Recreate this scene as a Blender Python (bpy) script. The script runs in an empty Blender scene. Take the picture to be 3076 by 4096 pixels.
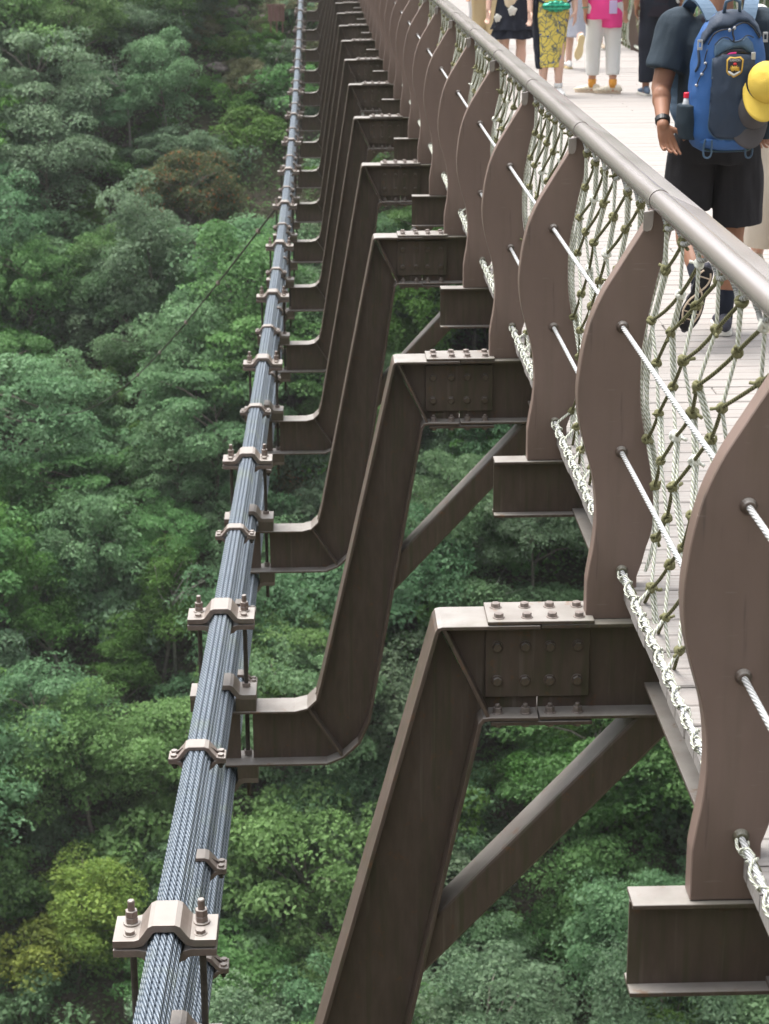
import bpy, bmesh, math, random
import numpy as np
from mathutils import Vector, Matrix, noise

random.seed(7)
RNG = np.random.default_rng(7)
PI = math.pi
sc = bpy.context.scene
COL = sc.collection

# ------------------------------------------------------------------ camera
H = 2.080                      # camera height above the steel of the deck
YAW, PITCH, ROLL = .0306, .3005, -.0047
cam_d = bpy.data.cameras.new('camera')
cam = bpy.data.objects.new('camera', cam_d)
COL.objects.link(cam)
cam_d.sensor_fit = 'VERTICAL'
cam_d.sensor_height = 17.3
cam_d.lens = 8000 / 4096 * 17.3
cam_d.clip_start = .05
cam_d.clip_end = 600
cam_d.dof.use_dof = True
cam_d.dof.focus_distance = 6.3
cam_d.dof.aperture_fstop = 5.0
cam.location = (0, 0, H)
cam.matrix_world = (Matrix.Translation((0, 0, H)) @ Matrix.Rotation(-YAW, 4, 'Z')
                    @ Matrix.Rotation(PI / 2 - PITCH, 4, 'X') @ Matrix.Rotation(ROLL, 4, 'Z'))
sc.camera = cam


def proj(X, Y, Z):
    """picture coordinates (0..1 from left, 0..1 from top) of a place, used only to word labels"""
    Z = Z - H
    a = X * math.cos(YAW) - Y * math.sin(YAW)
    b = X * math.sin(YAW) + Y * math.cos(YAW)
    zc = b * math.cos(PITCH) - Z * math.sin(PITCH)
    yc = -Z * math.cos(PITCH) - b * math.sin(PITCH)
    return .5 + 8000 * a / zc / 3076, .5 + 8000 * yc / zc / 4096


# ------------------------------------------------------------------ light
SUN_EL, SUN_AZ = math.radians(72), math.radians(310)
world = bpy.data.worlds.new('World')
sc.world = world
world.use_nodes = True
wn = world.node_tree.nodes
wl = world.node_tree.links
wn.clear()
wo = wn.new('ShaderNodeOutputWorld')
wb = wn.new('ShaderNodeBackground')
sky = wn.new('ShaderNodeTexSky')
sky.sky_type = 'NISHITA'
sky.sun_disc = False
sky.sun_elevation = SUN_EL
sky.sun_rotation = SUN_AZ
sky.air_density = 1.0
sky.dust_density = 4.0
sky.ozone_density = 1.0
hs = wn.new('ShaderNodeHueSaturation')
hs.inputs['Saturation'].default_value = .30
wl.new(sky.outputs[0], hs.inputs['Color'])
wl.new(hs.outputs[0], wb.inputs['Color'])
wb.inputs['Strength'].default_value = .125
wl.new(wb.outputs[0], wo.inputs['Surface'])
sun_d = bpy.data.lights.new('sun', 'SUN')
sun_d.energy = 1.4
sun_d.angle = math.radians(38)
sun_d.color = (1, .97, .93)
sun = bpy.data.objects.new('sun', sun_d)
COL.objects.link(sun)
sdir = Vector((math.sin(SUN_AZ) * math.cos(SUN_EL), math.cos(SUN_AZ) * math.cos(SUN_EL), math.sin(SUN_EL)))
sun.rotation_euler = sdir.to_track_quat('Z', 'Y').to_euler()
sc.view_settings.view_transform = 'Standard'
sc.view_settings.look = 'None'
sc.view_settings.gamma = 1
sc.view_settings.use_curve_mapping = False
sc.view_settings.exposure = 1.75
sc.cycles.max_bounces = 6
sc.cycles.transparent_max_bounces = 4

# ------------------------------------------------------------------ materials


class NT:
    def __init__(self, name, rough=.6, metal=0, spec=.5):
        self.m = bpy.data.materials.new(name)
        self.m.use_nodes = True
        self.t = self.m.node_tree
        self.n = self.t.nodes
        self.b = self.n['Principled BSDF']
        self.b.inputs['Roughness'].default_value = rough
        self.b.inputs['Metallic'].default_value = metal
        self.b.inputs['Specular IOR Level'].default_value = spec
        self.tc = self.n.new('ShaderNodeTexCoord')

    def link(self, a, b):
        self.t.links.new(a, b)

    def map(self, scale=(1, 1, 1), out='Object', rot=(0, 0, 0)):
        mp = self.n.new('ShaderNodeMapping')
        mp.inputs['Scale'].default_value = scale
        mp.inputs['Rotation'].default_value = rot
        self.link(self.tc.outputs[out], mp.inputs['Vector'])
        return mp.outputs[0]

    def noise(self, vec, scale=5, detail=4, rough=.55):
        x = self.n.new('ShaderNodeTexNoise')
        x.inputs['Scale'].default_value = scale
        x.inputs['Detail'].default_value = detail
        x.inputs['Roughness'].default_value = rough
        if vec is not None:
            self.link(vec, x.inputs['Vector'])
        return x.outputs['Fac']

    def wave(self, vec, scale=5, direction='X', dist=0, detail=0, profile='SIN'):
        x = self.n.new('ShaderNodeTexWave')
        x.bands_direction = direction
        x.wave_profile = profile
        x.inputs['Scale'].default_value = scale
        x.inputs['Distortion'].default_value = dist
        x.inputs['Detail'].default_value = detail
        if vec is not None:
            self.link(vec, x.inputs['Vector'])
        return x.outputs['Fac']

    def ramp(self, fac, stops):
        x = self.n.new('ShaderNodeValToRGB')
        e = x.color_ramp.elements
        while len(e) < len(stops):
            e.new(.5)
        for i, (p, c) in enumerate(stops):
            e[i].position = p
            if not hasattr(c, '__len__'):
                c = (c, c, c)
            e[i].color = (*c, 1)
        self.link(fac, x.inputs['Fac'])
        return x.outputs['Color']

    def mix(self, fac, a, b, mode='MIX'):
        x = self.n.new('ShaderNodeMix')
        x.data_type = 'RGBA'
        x.blend_type = mode
        for sock, v in ((x.inputs[0], fac), (x.inputs[6], a), (x.inputs[7], b)):
            if isinstance(v, (int, float)):
                sock.default_value = v
            elif isinstance(v, tuple):
                sock.default_value = (*v, 1)
            else:
                self.link(v, sock)
        return x.outputs[2]

    def math(self, op, a, b=0.):
        x = self.n.new('ShaderNodeMath')
        x.operation = op
        for sock, v in ((x.inputs[0], a), (x.inputs[1], b)):
            if isinstance(v, (int, float)):
                sock.default_value = v
            else:
                self.link(v, sock)
        return x.outputs[0]

    def color(self, c):
        if isinstance(c, tuple):
            self.b.inputs['Base Color'].default_value = (*c, 1)
        else:
            self.link(c, self.b.inputs['Base Color'])
        return self

    def rough(self, v):
        self.link(v, self.b.inputs['Roughness'])

    def bump(self, h, strength=.3, dist=.01):
        x = self.n.new('ShaderNodeBump')
        x.inputs['Strength'].default_value = strength
        x.inputs['Distance'].default_value = dist
        self.link(h, x.inputs['Height'])
        self.link(x.outputs[0], self.b.inputs['Normal'])


M = {}


def simple(name, c, rough=.7, metal=0, var=.18, scale=30, bump=0., spec=.4):
    t = NT(name, rough, metal, spec)
    n = t.noise(t.map(), scale)
    d = tuple(v * (1 - var) for v in c)
    e = tuple(min(1, v * (1 + var)) for v in c)
    t.color(t.ramp(n, [(.3, d), (.7, e)]))
    if bump:
        t.bump(n, bump, .005)
    M[name] = t.m
    return t.m


def build_materials():
    # brown weathered paint
    t = NT('brown_paint', .5, 0, .5)
    big = t.noise(t.map((1, 1, .5)), 3.2, 5)
    fine = t.noise(t.map((1, 1, .25)), 38, 3)
    c = t.ramp(big, [(.3, (.066, .047, .036)), (.5, (.090, .064, .050)), (.7, (.110, .079, .063))])
    c = t.mix(.35, c, t.ramp(fine, [(.35, (.060, .044, .034)), (.65, (.120, .086, .070))]))
    streak = t.noise(t.map((14, 14, .8)), 2.2, 4, .6)
    c = t.mix(t.ramp(streak, [(.52, 0.), (.68, .75)]), c, (.056, .054, .028))
    pale = t.noise(t.map((22, 22, 1.0)), 1.6, 4, .6)
    c = t.mix(t.ramp(pale, [(.60, 0.), (.74, .5)]), c, (.165, .135, .112))
    # light from above painted into the colour: paler grey on faces lying upwards
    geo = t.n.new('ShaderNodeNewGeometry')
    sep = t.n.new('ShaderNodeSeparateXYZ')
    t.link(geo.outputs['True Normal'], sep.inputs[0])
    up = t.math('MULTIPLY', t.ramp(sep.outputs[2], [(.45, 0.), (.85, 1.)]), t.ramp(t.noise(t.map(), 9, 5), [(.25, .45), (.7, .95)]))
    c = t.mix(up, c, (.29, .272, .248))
    rust = t.noise(t.map(), 17, 5, .7)
    c = t.mix(t.ramp(rust, [(.60, 0.), (.69, .6)]), c, (.150, .068, .030))
    moss = t.noise(t.map((1, 1, 1)), 1.7, 5, .6)
    c = t.mix(t.ramp(moss, [(.54, 0.), (.72, .45)]), c, (.070, .078, .032))
    t.color(c)
    chips = t.noise(t.map(), 60, 2)
    t.rough(t.ramp(big, [(.3, .38), (.7, .56)]))
    t.bump(t.mix(.5, fine, chips), .10, .002)
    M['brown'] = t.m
    # post paint: rosier and smoother with faint vertical rubs
    t = NT('post_paint', .48, 0, .5)
    big = t.noise(t.map((1.5, 1.5, .6)), 2.6, 5)
    rub = t.noise(t.map((9, 9, .6)), 3, 4, .6)
    low = t.noise(t.map((22, 22, 1.2)), 2, 3)
    oi = t.n.new('ShaderNodeObjectInfo')
    c = t.ramp(big, [(.3, (.145, .100, .081)), (.6, (.178, .124, .102)), (.8, (.203, .143, .120))])
    c = t.mix(t.ramp(rub, [(.5, 0.), (.75, .35)]), c, (.105, .084, .056))
    c = t.mix(t.ramp(low, [(.66, 0.), (.72, .5)]), c, (.07, .052, .045))
    scr = t.noise(t.map((3, 3, 30)), 4, 2)
    c = t.mix(t.ramp(scr, [(.70, 0.), (.74, .35)]), c, (.23, .18, .16))
    t.color(c)
    t.bump(t.noise(t.map(), 45, 3), .06, .002)
    M['post'] = t.m
    # galvanised cable strand: twisted wires by relief, darker colour in the lay
    t = NT('strand_steel', .42, .35, .5)
    sep = t.n.new('ShaderNodeSeparateXYZ')
    t.link(t.tc.outputs['UV'], sep.inputs[0])
    k = t.math('ADD', t.math('MULTIPLY', sep.outputs[0], 27.), t.math('MULTIPLY', sep.outputs[1], 5.))
    w = t.math('SINE', t.math('MULTIPLY', k, 2 * PI))
    w01 = t.math('ADD', t.math('MULTIPLY', w, .5), .5)
    nn = t.noise(t.map(), 9, 4)
    c = t.mix(nn, (.18, .218, .262), (.285, .318, .352))
    c = t.mix(t.ramp(w01, [(.12, 1.), (.55, 0.)]), c, (.048, .068, .092))
    alg = t.noise(t.map((1, 1, 1)), 2.2, 5)
    c = t.mix(t.ramp(alg, [(.56, 0.), (.70, .55)]), c, (.20, .235, .16))
    t.color(c)
    t.bump(w01, .6, .006)
    M['strand'] = t.m
    t = NT('wire_rope', .35, .3, .5)
    sep = t.n.new('ShaderNodeSeparateXYZ')
    t.link(t.tc.outputs['UV'], sep.inputs[0])
    k = t.math('ADD', t.math('MULTIPLY', sep.outputs[0], 40.), t.math('MULTIPLY', sep.outputs[1], 6.))
    w01 = t.math('ADD', t.math('MULTIPLY', t.math('SINE', t.math('MULTIPLY', k, 2 * PI)), .5), .5)
    t.color(t.ramp(w01, [(.0, (.20, .21, .21)), (.4, (.66, .67, .67)), (1, (.80, .81, .81))]))
    t.bump(w01, .5, .004)
    M['wire'] = t.m

    def rope(name, c0, c1, c2):
        t = NT(name, .85, 0, .2)
        sep = t.n.new('ShaderNodeSeparateXYZ')
        t.link(t.tc.outputs['UV'], sep.inputs[0])
        k = t.math('ADD', t.math('MULTIPLY', sep.outputs[0], 62.), t.math('MULTIPLY', sep.outputs[1], 3.))
        w01 = t.math('ADD', t.math('MULTIPLY', t.math('SINE', t.math('MULTIPLY', k, 2 * PI)), .5), .5)
        nn = t.noise(t.map(), 7, 3)
        c = t.mix(nn, c0, c1)
        c = t.mix(t.ramp(w01, [(.0, 1.), (.45, 0.)]), c, c2)
        t.color(c)
        t.bump(w01, .7, .005)
        M[name] = t.m
    rope('rope_pale', (.62, .63, .55), (.76, .77, .70), (.31, .33, .21))
    rope('rope_olive', (.125, .120, .055), (.225, .22, .12), (.04, .042, .015))
    rope('rope_grey', (.36, .36, .34), (.5, .5, .47), (.17, .17, .15))
    # clamp castings
    t = NT('clamp_paint', .42, .1, .5)
    nn = t.noise(t.map(), 22, 4)
    n2 = t.noise(t.map((1, 1, 1)), 6, 4)
    c = t.ramp(nn, [(.3, (.135, .098, .080)), (.7, (.20, .150, .128))])
    c = t.mix(t.ramp(n2, [(.52, 0.), (.68, .7)]), c, (.15, .145, .11))
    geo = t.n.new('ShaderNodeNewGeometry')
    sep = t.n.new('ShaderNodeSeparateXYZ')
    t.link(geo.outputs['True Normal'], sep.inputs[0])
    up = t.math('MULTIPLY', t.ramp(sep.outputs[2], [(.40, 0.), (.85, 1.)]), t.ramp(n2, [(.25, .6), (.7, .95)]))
    c = t.mix(up, c, (.31, .285, .258))  # clamp tops coloured paler, sky light put into the paint
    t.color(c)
    t.bump(nn, .15, .003)
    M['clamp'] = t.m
    simple('bolt_steel', (.22, .185, .165), .4, .3, .3, 60)
    simple('dark_steel', (.06, .052, .045), .5, .3, .3, 40)
    # handrail paint
    t = NT('rail_paint', .2, .35, .8)
    nn = t.noise(t.map((2, .3, 2)), 8, 4)
    c = t.ramp(nn, [(.35, (.315, .280, .262)), (.65, (.350, .312, .294))])
    dirt = t.noise(t.map((2, .8, 2)), 3, 2, .5)
    c = t.mix(t.ramp(dirt, [(.4, 0.), (.8, .3)]), c, (.24, .205, .18))
    t.color(c)
    t.rough(t.ramp(dirt, [(.3, .20), (.8, .28)]))
    M['rail'] = t.m
    # weathered plank
    t = NT('plank', .8, 0, .3)
    oi = t.n.new('ShaderNodeObjectInfo')
    vadd = t.n.new('ShaderNodeVectorMath')
    vadd.operation = 'ADD'
    cmb = t.n.new('ShaderNodeCombineXYZ')
    t.link(t.math('MULTIPLY', oi.outputs['Random'], 91.), cmb.inputs[0])
    t.link(t.math('MULTIPLY', oi.outputs['Random'], 37.), cmb.inputs[1])
    t.link(t.map((1, 1, 1)), vadd.inputs[0])
    t.link(cmb.outputs[0], vadd.inputs[1])
    mp = t.n.new('ShaderNodeMapping')
    mp.inputs['Scale'].default_value = (1.2, 42, 42)
    t.link(vadd.outputs[0], mp.inputs['Vector'])
    g = t.noise(mp.outputs[0], 2.0, 6, .65)
    mp2 = t.n.new('ShaderNodeMapping')
    mp2.inputs['Scale'].default_value = (2.2, 9, 9)
    t.link(vadd.outputs[0], mp2.inputs['Vector'])
    k = t.noise(mp2.outputs[0], 2.2, 4)
    c = t.ramp(g, [(.30, (.175, .16, .145)), (.48, (.255, .240, .222)), (.7, (.32, .305, .29))])
    c = t.mix(t.ramp(k, [(.3, .0), (.75, .45)]), c, (.33, .275, .25))
    c = t.mix(t.ramp(oi.outputs['Random'], [(0, 0.), (1, .30)]), c, (.33, .31, .29))
    crack = t.ramp(g, [(.27, 1.), (.31, 0.)])
    c = t.mix(crack, c, (.10, .09, .08))
    t.color(c)
    t.bump(g, .35, .003)
    M['plank'] = t.m
    # foliage: one material per kind of tree, tone varies from leaf to leaf and tree to tree

    def leaf(name, a, b, trans=.50, rand=.13):
        m = bpy.data.materials.new(name)
        m.use_nodes = True
        n = m.node_tree.nodes
        l = m.node_tree.links
        n.clear()
        out = n.new('ShaderNodeOutputMaterial')
        at = n.new('ShaderNodeAttribute')
        at.attribute_name = 'tone'
        oi = n.new('ShaderNodeObjectInfo')
        mx = n.new('ShaderNodeMix')
        mx.data_type = 'RGBA'
        mx.inputs[6].default_value = (*a, 1)
        mx.inputs[7].default_value = (*b, 1)
        l.new(at.outputs['Fac'], mx.inputs[0])
        hsv = n.new('ShaderNodeHueSaturation')
        ma = n.new('ShaderNodeMapRange')
        ma.inputs[3].default_value = 1 - rand
        ma.inputs[4].default_value = 1 + rand
        l.new(oi.outputs['Random'], ma.inputs[0])
        l.new(ma.outputs[0], hsv.inputs['Value'])
        mb = n.new('ShaderNodeMath')
        mb.operation = 'MULTIPLY_ADD'
        fr = n.new('ShaderNodeMath')
        fr.operation = 'FRACT'
        mu = n.new('ShaderNodeMath')
        mu.operation = 'MULTIPLY'
        mu.inputs[1].default_value = 7.77
        l.new(oi.outputs['Random'], mu.inputs[0])
        l.new(mu.outputs[0], fr.inputs[0])
        l.new(fr.outputs[0], mb.inputs[0])
        mb.inputs[1].default_value = .035
        mb.inputs[2].default_value = .475
        l.new(mb.outputs[0], hsv.inputs['Hue'])
        l.new(mx.outputs[2], hsv.inputs['Color'])
        pb = n.new('ShaderNodeBsdfPrincipled')
        pb.inputs['Roughness'].default_value = .55
        pb.inputs['Specular IOR Level'].default_value = .22
        l.new(hsv.outputs[0], pb.inputs['Base Color'])
        tr = n.new('ShaderNodeBsdfTranslucent')
        l.new(hsv.outputs[0], tr.inputs['Color'])
        ms = n.new('ShaderNodeMixShader')
        ms.inputs[0].default_value = trans
        l.new(pb.outputs[0], ms.inputs[1])
        l.new(tr.outputs[0], ms.inputs[2])
        l.new(ms.outputs[0], out.inputs['Surface'])
        M[name] = m
    leaf('leaf_green', (.084, .196, .058), (.185, .350, .125))
    leaf('leaf_blue', (.092, .198, .088), (.205, .352, .180))
    leaf('leaf_fresh', (.075, .185, .036), (.165, .335, .085))
    leaf('leaf_sage', (.105, .185, .100), (.215, .315, .185))
    leaf('leaf_yellow', (.15, .235, .05), (.33, .42, .09))
    leaf('leaf_rust', (.080, .120, .050), (.420, .170, .060))
    leaf('leaf_dry', (.12, .14, .06), (.24, .24, .14))
    simple('bark', (.165, .145, .12), .9, 0, .35, 14, .3)
    simple('bark_pale', (.30, .28, .25), .9, 0, .3, 14, .3)
    t = NT('hill_soil', .95, 0, .1)
    a = t.noise(t.map(), .7, 6)
    b = t.noise(t.map(), 7, 5)
    c = t.ramp(a, [(.35, (.06, .085, .035)), (.5, (.085, .095, .050)), (.66, (.16, .13, .10))])
    c = t.mix(.5, c, t.ramp(b, [(.35, (.03, .032, .02)), (.7, (.15, .125, .10))]))
    t.color(c)
    t.bump(b, .8, .2)
    M['soil'] = t.m
    t = NT('rock', .9, 0, .2)
    b = t.noise(t.map(), 3, 6)
    t.color(t.ramp(b, [(.35, (.12, .10, .09)), (.7, (.33, .28, .26))]))
    t.bump(b, .8, .1)
    M['rock'] = t.m
    simple('concrete', (.32, .31, .29), .9, 0, .2, 5, .2)
    # skin and cloth
    for nm, c in (('skin_tan', (.30, .145, .085)), ('skin_pale', (.62, .40, .31)), ('skin_mid', (.50, .27, .18))):
        t = NT(nm, .5, 0, .4)
        n1 = t.noise(t.map(), 8, 4)
        n2 = t.noise(t.map(), 60, 3)
        t.color(t.mix(n1, tuple(v * .86 for v in c), tuple(min(1, v * 1.1) for v in c)))
        t.b.inputs['Subsurface Weight'].default_value = .08
        t.b.inputs['Subsurface Scale'].default_value = .01
        t.bump(n2, .08, .002)
        M[nm] = t.m

    def cloth(name, c, var=.15, rough=.85, spec=.2):
        t = NT(name, rough, 0, spec)
        n1 = t.noise(t.map(), 5, 4)
        n2 = t.noise(t.map((1, 1, 1)), 260, 2)
        cc = t.mix(n1, tuple(v * (1 - var) for v in c), tuple(min(1, v * (1 + var)) for v in c))
        t.color(cc)
        f = t.noise(t.map((1, 1, .5)), 11, 3)
        t.bump(t.mix(.2, f, n2), .6, .02)
        M[name] = t.m
    cloth('cloth_slate', (.032, .045, .058))
    cloth('cloth_plum', (.022, .018, .026))
    cloth('cloth_black', (.020, .019, .021), .4)
    cloth('cloth_ink', (.017, .020, .030), .3)
    cloth('cloth_white', (.70, .70, .68), .06)
    cloth('cloth_pink', (.80, .07, .28), .10)
    cloth('cloth_khaki', (.48, .37, .21), .1)
    cloth('cloth_beige', (.55, .49, .41), .1)
    cloth('cloth_tan', (.62, .52, .36), .1)
    cloth('cloth_navy', (.018, .030, .070), .2)
    cloth('cloth_palegrey', (.55, .53, .52), .1)
    cloth('cloth_lilac', (.55, .45, .68), .08)
    cloth('sock_orange', (.72, .33, .06), .1)
    cloth('shoe_cream', (.68, .62, .50), .06, .6)
    cloth('shoe_dark', (.055, .055, .07), .2, .6)
    cloth('shoe_blue', (.10, .14, .20), .2, .6)
    cloth('sole_white', (.66, .64, .58), .05, .6)
    cloth('sole_tan', (.62, .50, .28), .08, .6)
    cloth('sole_black', (.015, .015, .016), .2, .6)
    cloth('sole_beige', (.50, .40, .30), .1, .6)
    cloth('pack_blue', (.022, .092, .27), .3, .55, .4)
    cloth('pack_navy', (.020, .035, .062), .25, .6, .4)
    cloth('pack_steel', (.060, .110, .17), .2, .6, .4)
    cloth('pack_green', (.022, .055, .055), .15, .6, .4)
    cloth('pack_mesh', (.022, .034, .045), .2)
    cloth('yellow_cloth', (.66, .47, .08), .16, .8)
    cloth('grey_cloth', (.085, .078, .08), .15)
    cloth('hair', (.012, .010, .009), .3, .5, .5)
    simple('plastic_black', (.012, .012, .013), .35, 0, .1, 30)
    simple('plastic_grey', (.40, .41, .42), .4, .2, .1, 30)
    simple('plastic_red', (.70, .02, .05), .35, 0, .05, 30)
    simple('badge_gold', (.55, .34, .05), .6, 0, .1, 200)
    simple('badge_black', (.02, .02, .022), .7, 0, .1, 200)
    simple('badge_white', (.55, .55, .52), .7, 0, .1, 200)
    simple('badge_red', (.55, .03, .03), .6, 0, .1, 200)
    simple('print_blue', (.03, .20, .55), .6, 0, .1, 100)
    simple('eye_white', (.8, .8, .78), .2, 0, .0, 10)
    # shiny green satin bag
    t = NT('bag_green', .25, .35, .7)
    t.color(t.ramp(t.wave(t.map(rot=(0, 0, .3)), 9, 'Z', 2, 2), [(0, (.0, .14, .075)), (1, (.01, .38, .22))]))
    M['bag_green'] = t.m
    # yellow skirt with blue and ochre scroll print
    t = NT('skirt_print', .8, 0, .2)
    v = t.n.new('ShaderNodeTexVoronoi')
    v.feature = 'DISTANCE_TO_EDGE'
    v.inputs['Scale'].default_value = 13
    mp = t.map((1, 1, .85))
    wob = t.n.new('ShaderNodeTexNoise')
    wob.inputs['Scale'].default_value = 9
    t.link(mp, wob.inputs['Vector'])
    va = t.n.new('ShaderNodeVectorMath')
    va.operation = 'MULTIPLY_ADD'
    va.inputs[1].default_value = (.12, .12, .12)
    t.link(wob.outputs['Color'], va.inputs[0])
    t.link(mp, va.inputs[2])
    t.link(va.outputs[0], v.inputs['Vector'])
    v2 = t.n.new('ShaderNodeTexVoronoi')
    v2.inputs['Scale'].default_value = 17
    t.link(va.outputs[0], v2.inputs['Vector'])
    ring = t.wave(va.outputs[0], 9, 'DIAGONAL', 6, 2)
    c = t.mix(t.ramp(v.outputs[0], [(.03, 1.), (.06, 0.)]), (.66, .53, .12), (.20, .19, .12))
    c = t.mix(t.ramp(v2.outputs[0], [(.17, 1.), (.22, 0.)]), c, (.05, .09, .30))
    c = t.mix(t.ramp(ring, [(.93, 0.), (.97, .8)]), c, (.10, .12, .13))
    t.color(c)
    M['skirt_print'] = t.m
    # grey gingham
    t = NT('gingham', .85, 0, .2)
    sx = t.wave(t.map((1, 1, 1)), 28, 'X')
    sz = t.wave(t.map((1, 1, 1)), 28, 'Z')
    s = t.math('ADD', t.math('GREATER_THAN', sx, .5), t.math('GREATER_THAN', sz, .5))
    t.color(t.ramp(t.math('MULTIPLY', s, .5), [(0, (.70, .71, .74)), (.5, (.33, .35, .41)), (1, (.10, .12, .18))]))
    M['gingham'] = t.m
    simple('flower_white', (.62, .62, .56), .8, 0, .12, 60, .5)
    t = NT('hut_boards', .8, 0, .3)
    t.color(t.ramp(t.noise(t.map((8, 8, .6)), 3, 4), [(.3, (.13, .06, .05)), (.7, (.24, .13, .115))]))
    M['hut'] = t.m


build_materials()

# ------------------------------------------------------------------ object helpers


def link(name, me, mat=None, parent=None, loc=None, smooth=False):
    if mat is not None and len(me.materials) == 0:
        me.materials.append(M[mat] if isinstance(mat, str) else mat)
    if smooth:
        me.polygons.foreach_set('use_smooth', [True] * len(me.polygons))
    o = bpy.data.objects.new(name, me)
    COL.objects.link(o)
    if parent is not None:
        o.parent = parent
    if loc is not None:
        o.location = loc
    return o


def thing(name, label, cat, loc=(0, 0, 0), rz=0, group=None):
    o = bpy.data.objects.new(name, None)
    o.empty_display_size = .1
    COL.objects.link(o)
    o.location = loc
    o.rotation_euler = (0, 0, rz)
    return tag(o, label, cat, group)


def tag(o, label, cat, group=None):
    o['label'] = label
    o['category'] = cat
    if group:
        o['group'] = group
    return o


def copy_tree(o, parent=None):
    c = o.copy()
    COL.objects.link(c)
    c.parent = parent
    for ch in list(o.children):
        copy_tree(ch, c)
    return c


class MB:
    """collects simple shapes into one mesh"""

    def __init__(self):
        self.v = []
        self.f = []
        self.uv = None

    def add(self, vs, fs):
        k = len(self.v)
        self.v += [tuple(p) for p in vs]
        self.f += [tuple(i + k for i in f) for f in fs]

    def box(self, x0, x1, y0, y1, z0, z1):
        self.add([(x0, y0, z0), (x1, y0, z0), (x1, y1, z0), (x0, y1, z0),
                  (x0, y0, z1), (x1, y0, z1), (x1, y1, z1), (x0, y1, z1)],
                 [(0, 3, 2, 1), (4, 5, 6, 7), (0, 1, 5, 4), (1, 2, 6, 5), (2, 3, 7, 6), (3, 0, 4, 7)])

    def prism(self, poly, y0, y1):
        """polygon in XZ pushed from y0 to y1 (poly anticlockwise seen from -Y)"""
        n = len(poly)
        self.add([(x, y0, z) for x, z in poly] + [(x, y1, z) for x, z in poly],
                 [tuple(range(n)), tuple(range(2 * n - 1, n - 1, -1))] +
                 [(i, i + n, (i + 1) % n + n, (i + 1) % n) for i in range(n)])

    def ribbon(self, path, t, y0, y1):
        """plate of thickness t (to the left of travel if t > 0) following an XZ path"""
        off = []
        n = len(path)
        for i in range(n):
            a = path[max(i - 1, 0)]
            b = path[i]
            c = path[min(i + 1, n - 1)]
            d1 = Vector((b[0] - a[0], b[1] - a[1]))
            d2 = Vector((c[0] - b[0], c[1] - b[1]))
            if d1.length == 0:
                d1 = d2
            if d2.length == 0:
                d2 = d1
            d1.normalize()
            d2.normalize()
            m = (d1 + d2).normalized()
            s = t / max(.3, m.dot(d1))
            off.append((b[0] - m.y * s, b[1] + m.x * s))
        for i in range(n - 1):
            q = [path[i], path[i + 1], off[i + 1], off[i]]
            vs = [(x, y0, z) for x, z in q] + [(x, y1, z) for x, z in q]
            fs = [(0, 1, 2, 3), (7, 6, 5, 4), (0, 4, 5, 1), (3, 2, 6, 7)]
            if i == 0:
                fs.append((0, 3, 7, 4))
            if i == n - 2:
                fs.append((1, 5, 6, 2))
            self.add(vs, fs)
        return off

    def cyl(self, p, q, r0, r1=None, n=10, cap=True):
        p = Vector(p)
        q = Vector(q)
        r1 = r0 if r1 is None else r1
        d = (q - p).normalized()
        a = d.orthogonal().normalized()
        b = d.cross(a)
        vs = []
        for c, r in ((p, r0), (q, r1)):
            for i in range(n):
                t = 2 * PI * i / n
                vs.append(c + a * math.cos(t) * r + b * math.sin(t) * r)
        fs = [(i, (i + 1) % n, (i + 1) % n + n, i + n) for i in range(n)]
        if cap:
            fs += [tuple(range(n - 1, -1, -1)), tuple(range(n, 2 * n))]
        self.add(vs, fs)

    def tube(self, pts, r, n=6, cap=True):
        pts = [Vector(p) for p in pts]
        m = len(pts)
        rs = r if hasattr(r, '__len__') else [r] * m
        ref = None
        vs = []
        for i, p in enumerate(pts):
            d = (pts[min(i + 1, m - 1)] - pts[max(i - 1, 0)]).normalized()
            if ref is None:
                ref = d.orthogonal().normalized()
            a = (ref - d * ref.dot(d))
            a = a.normalized() if a.length > 1e-6 else d.orthogonal().normalized()
            ref = a
            b = d.cross(a)
            for k in range(n):
                t = 2 * PI * k / n
                vs.append(p + a * math.cos(t) * rs[i] + b * math.sin(t) * rs[i])
        fs = []
        for i in range(m - 1):
            for k in range(n):
                fs.append((i * n + k, i * n + (k + 1) % n, (i + 1) * n + (k + 1) % n, (i + 1) * n + k))
        if cap:
            fs += [tuple(range(n - 1, -1, -1)), tuple(range((m - 1) * n, m * n))]
        self.add(vs, fs)

    def ball(self, c, r, n=8, m=5):
        rx, ry, rz = r if hasattr(r, '__len__') else (r, r, r)
        vs = [(c[0], c[1], c[2] - rz)]
        for j in range(1, m):
            ph = -PI / 2 + PI * j / m
            for i in range(n):
                t = 2 * PI * i / n
                vs.append((c[0] + rx * math.cos(ph) * math.cos(t), c[1] + ry * math.cos(ph) * math.sin(t), c[2] + rz * math.sin(ph)))
        vs.append((c[0], c[1], c[2] + rz))
        fs = [(0, 1 + (i + 1) % n, 1 + i) for i in range(n)]
        for j in range(m - 2):
            for i in range(n):
                a = 1 + j * n
                fs.append((a + i, a + (i + 1) % n, a + n + (i + 1) % n, a + n + i))
        e = len(vs) - 1
        a = 1 + (m - 2) * n
        fs += [(a + i, a + (i + 1) % n, e) for i in range(n)]
        self.add(vs, fs)

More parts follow.
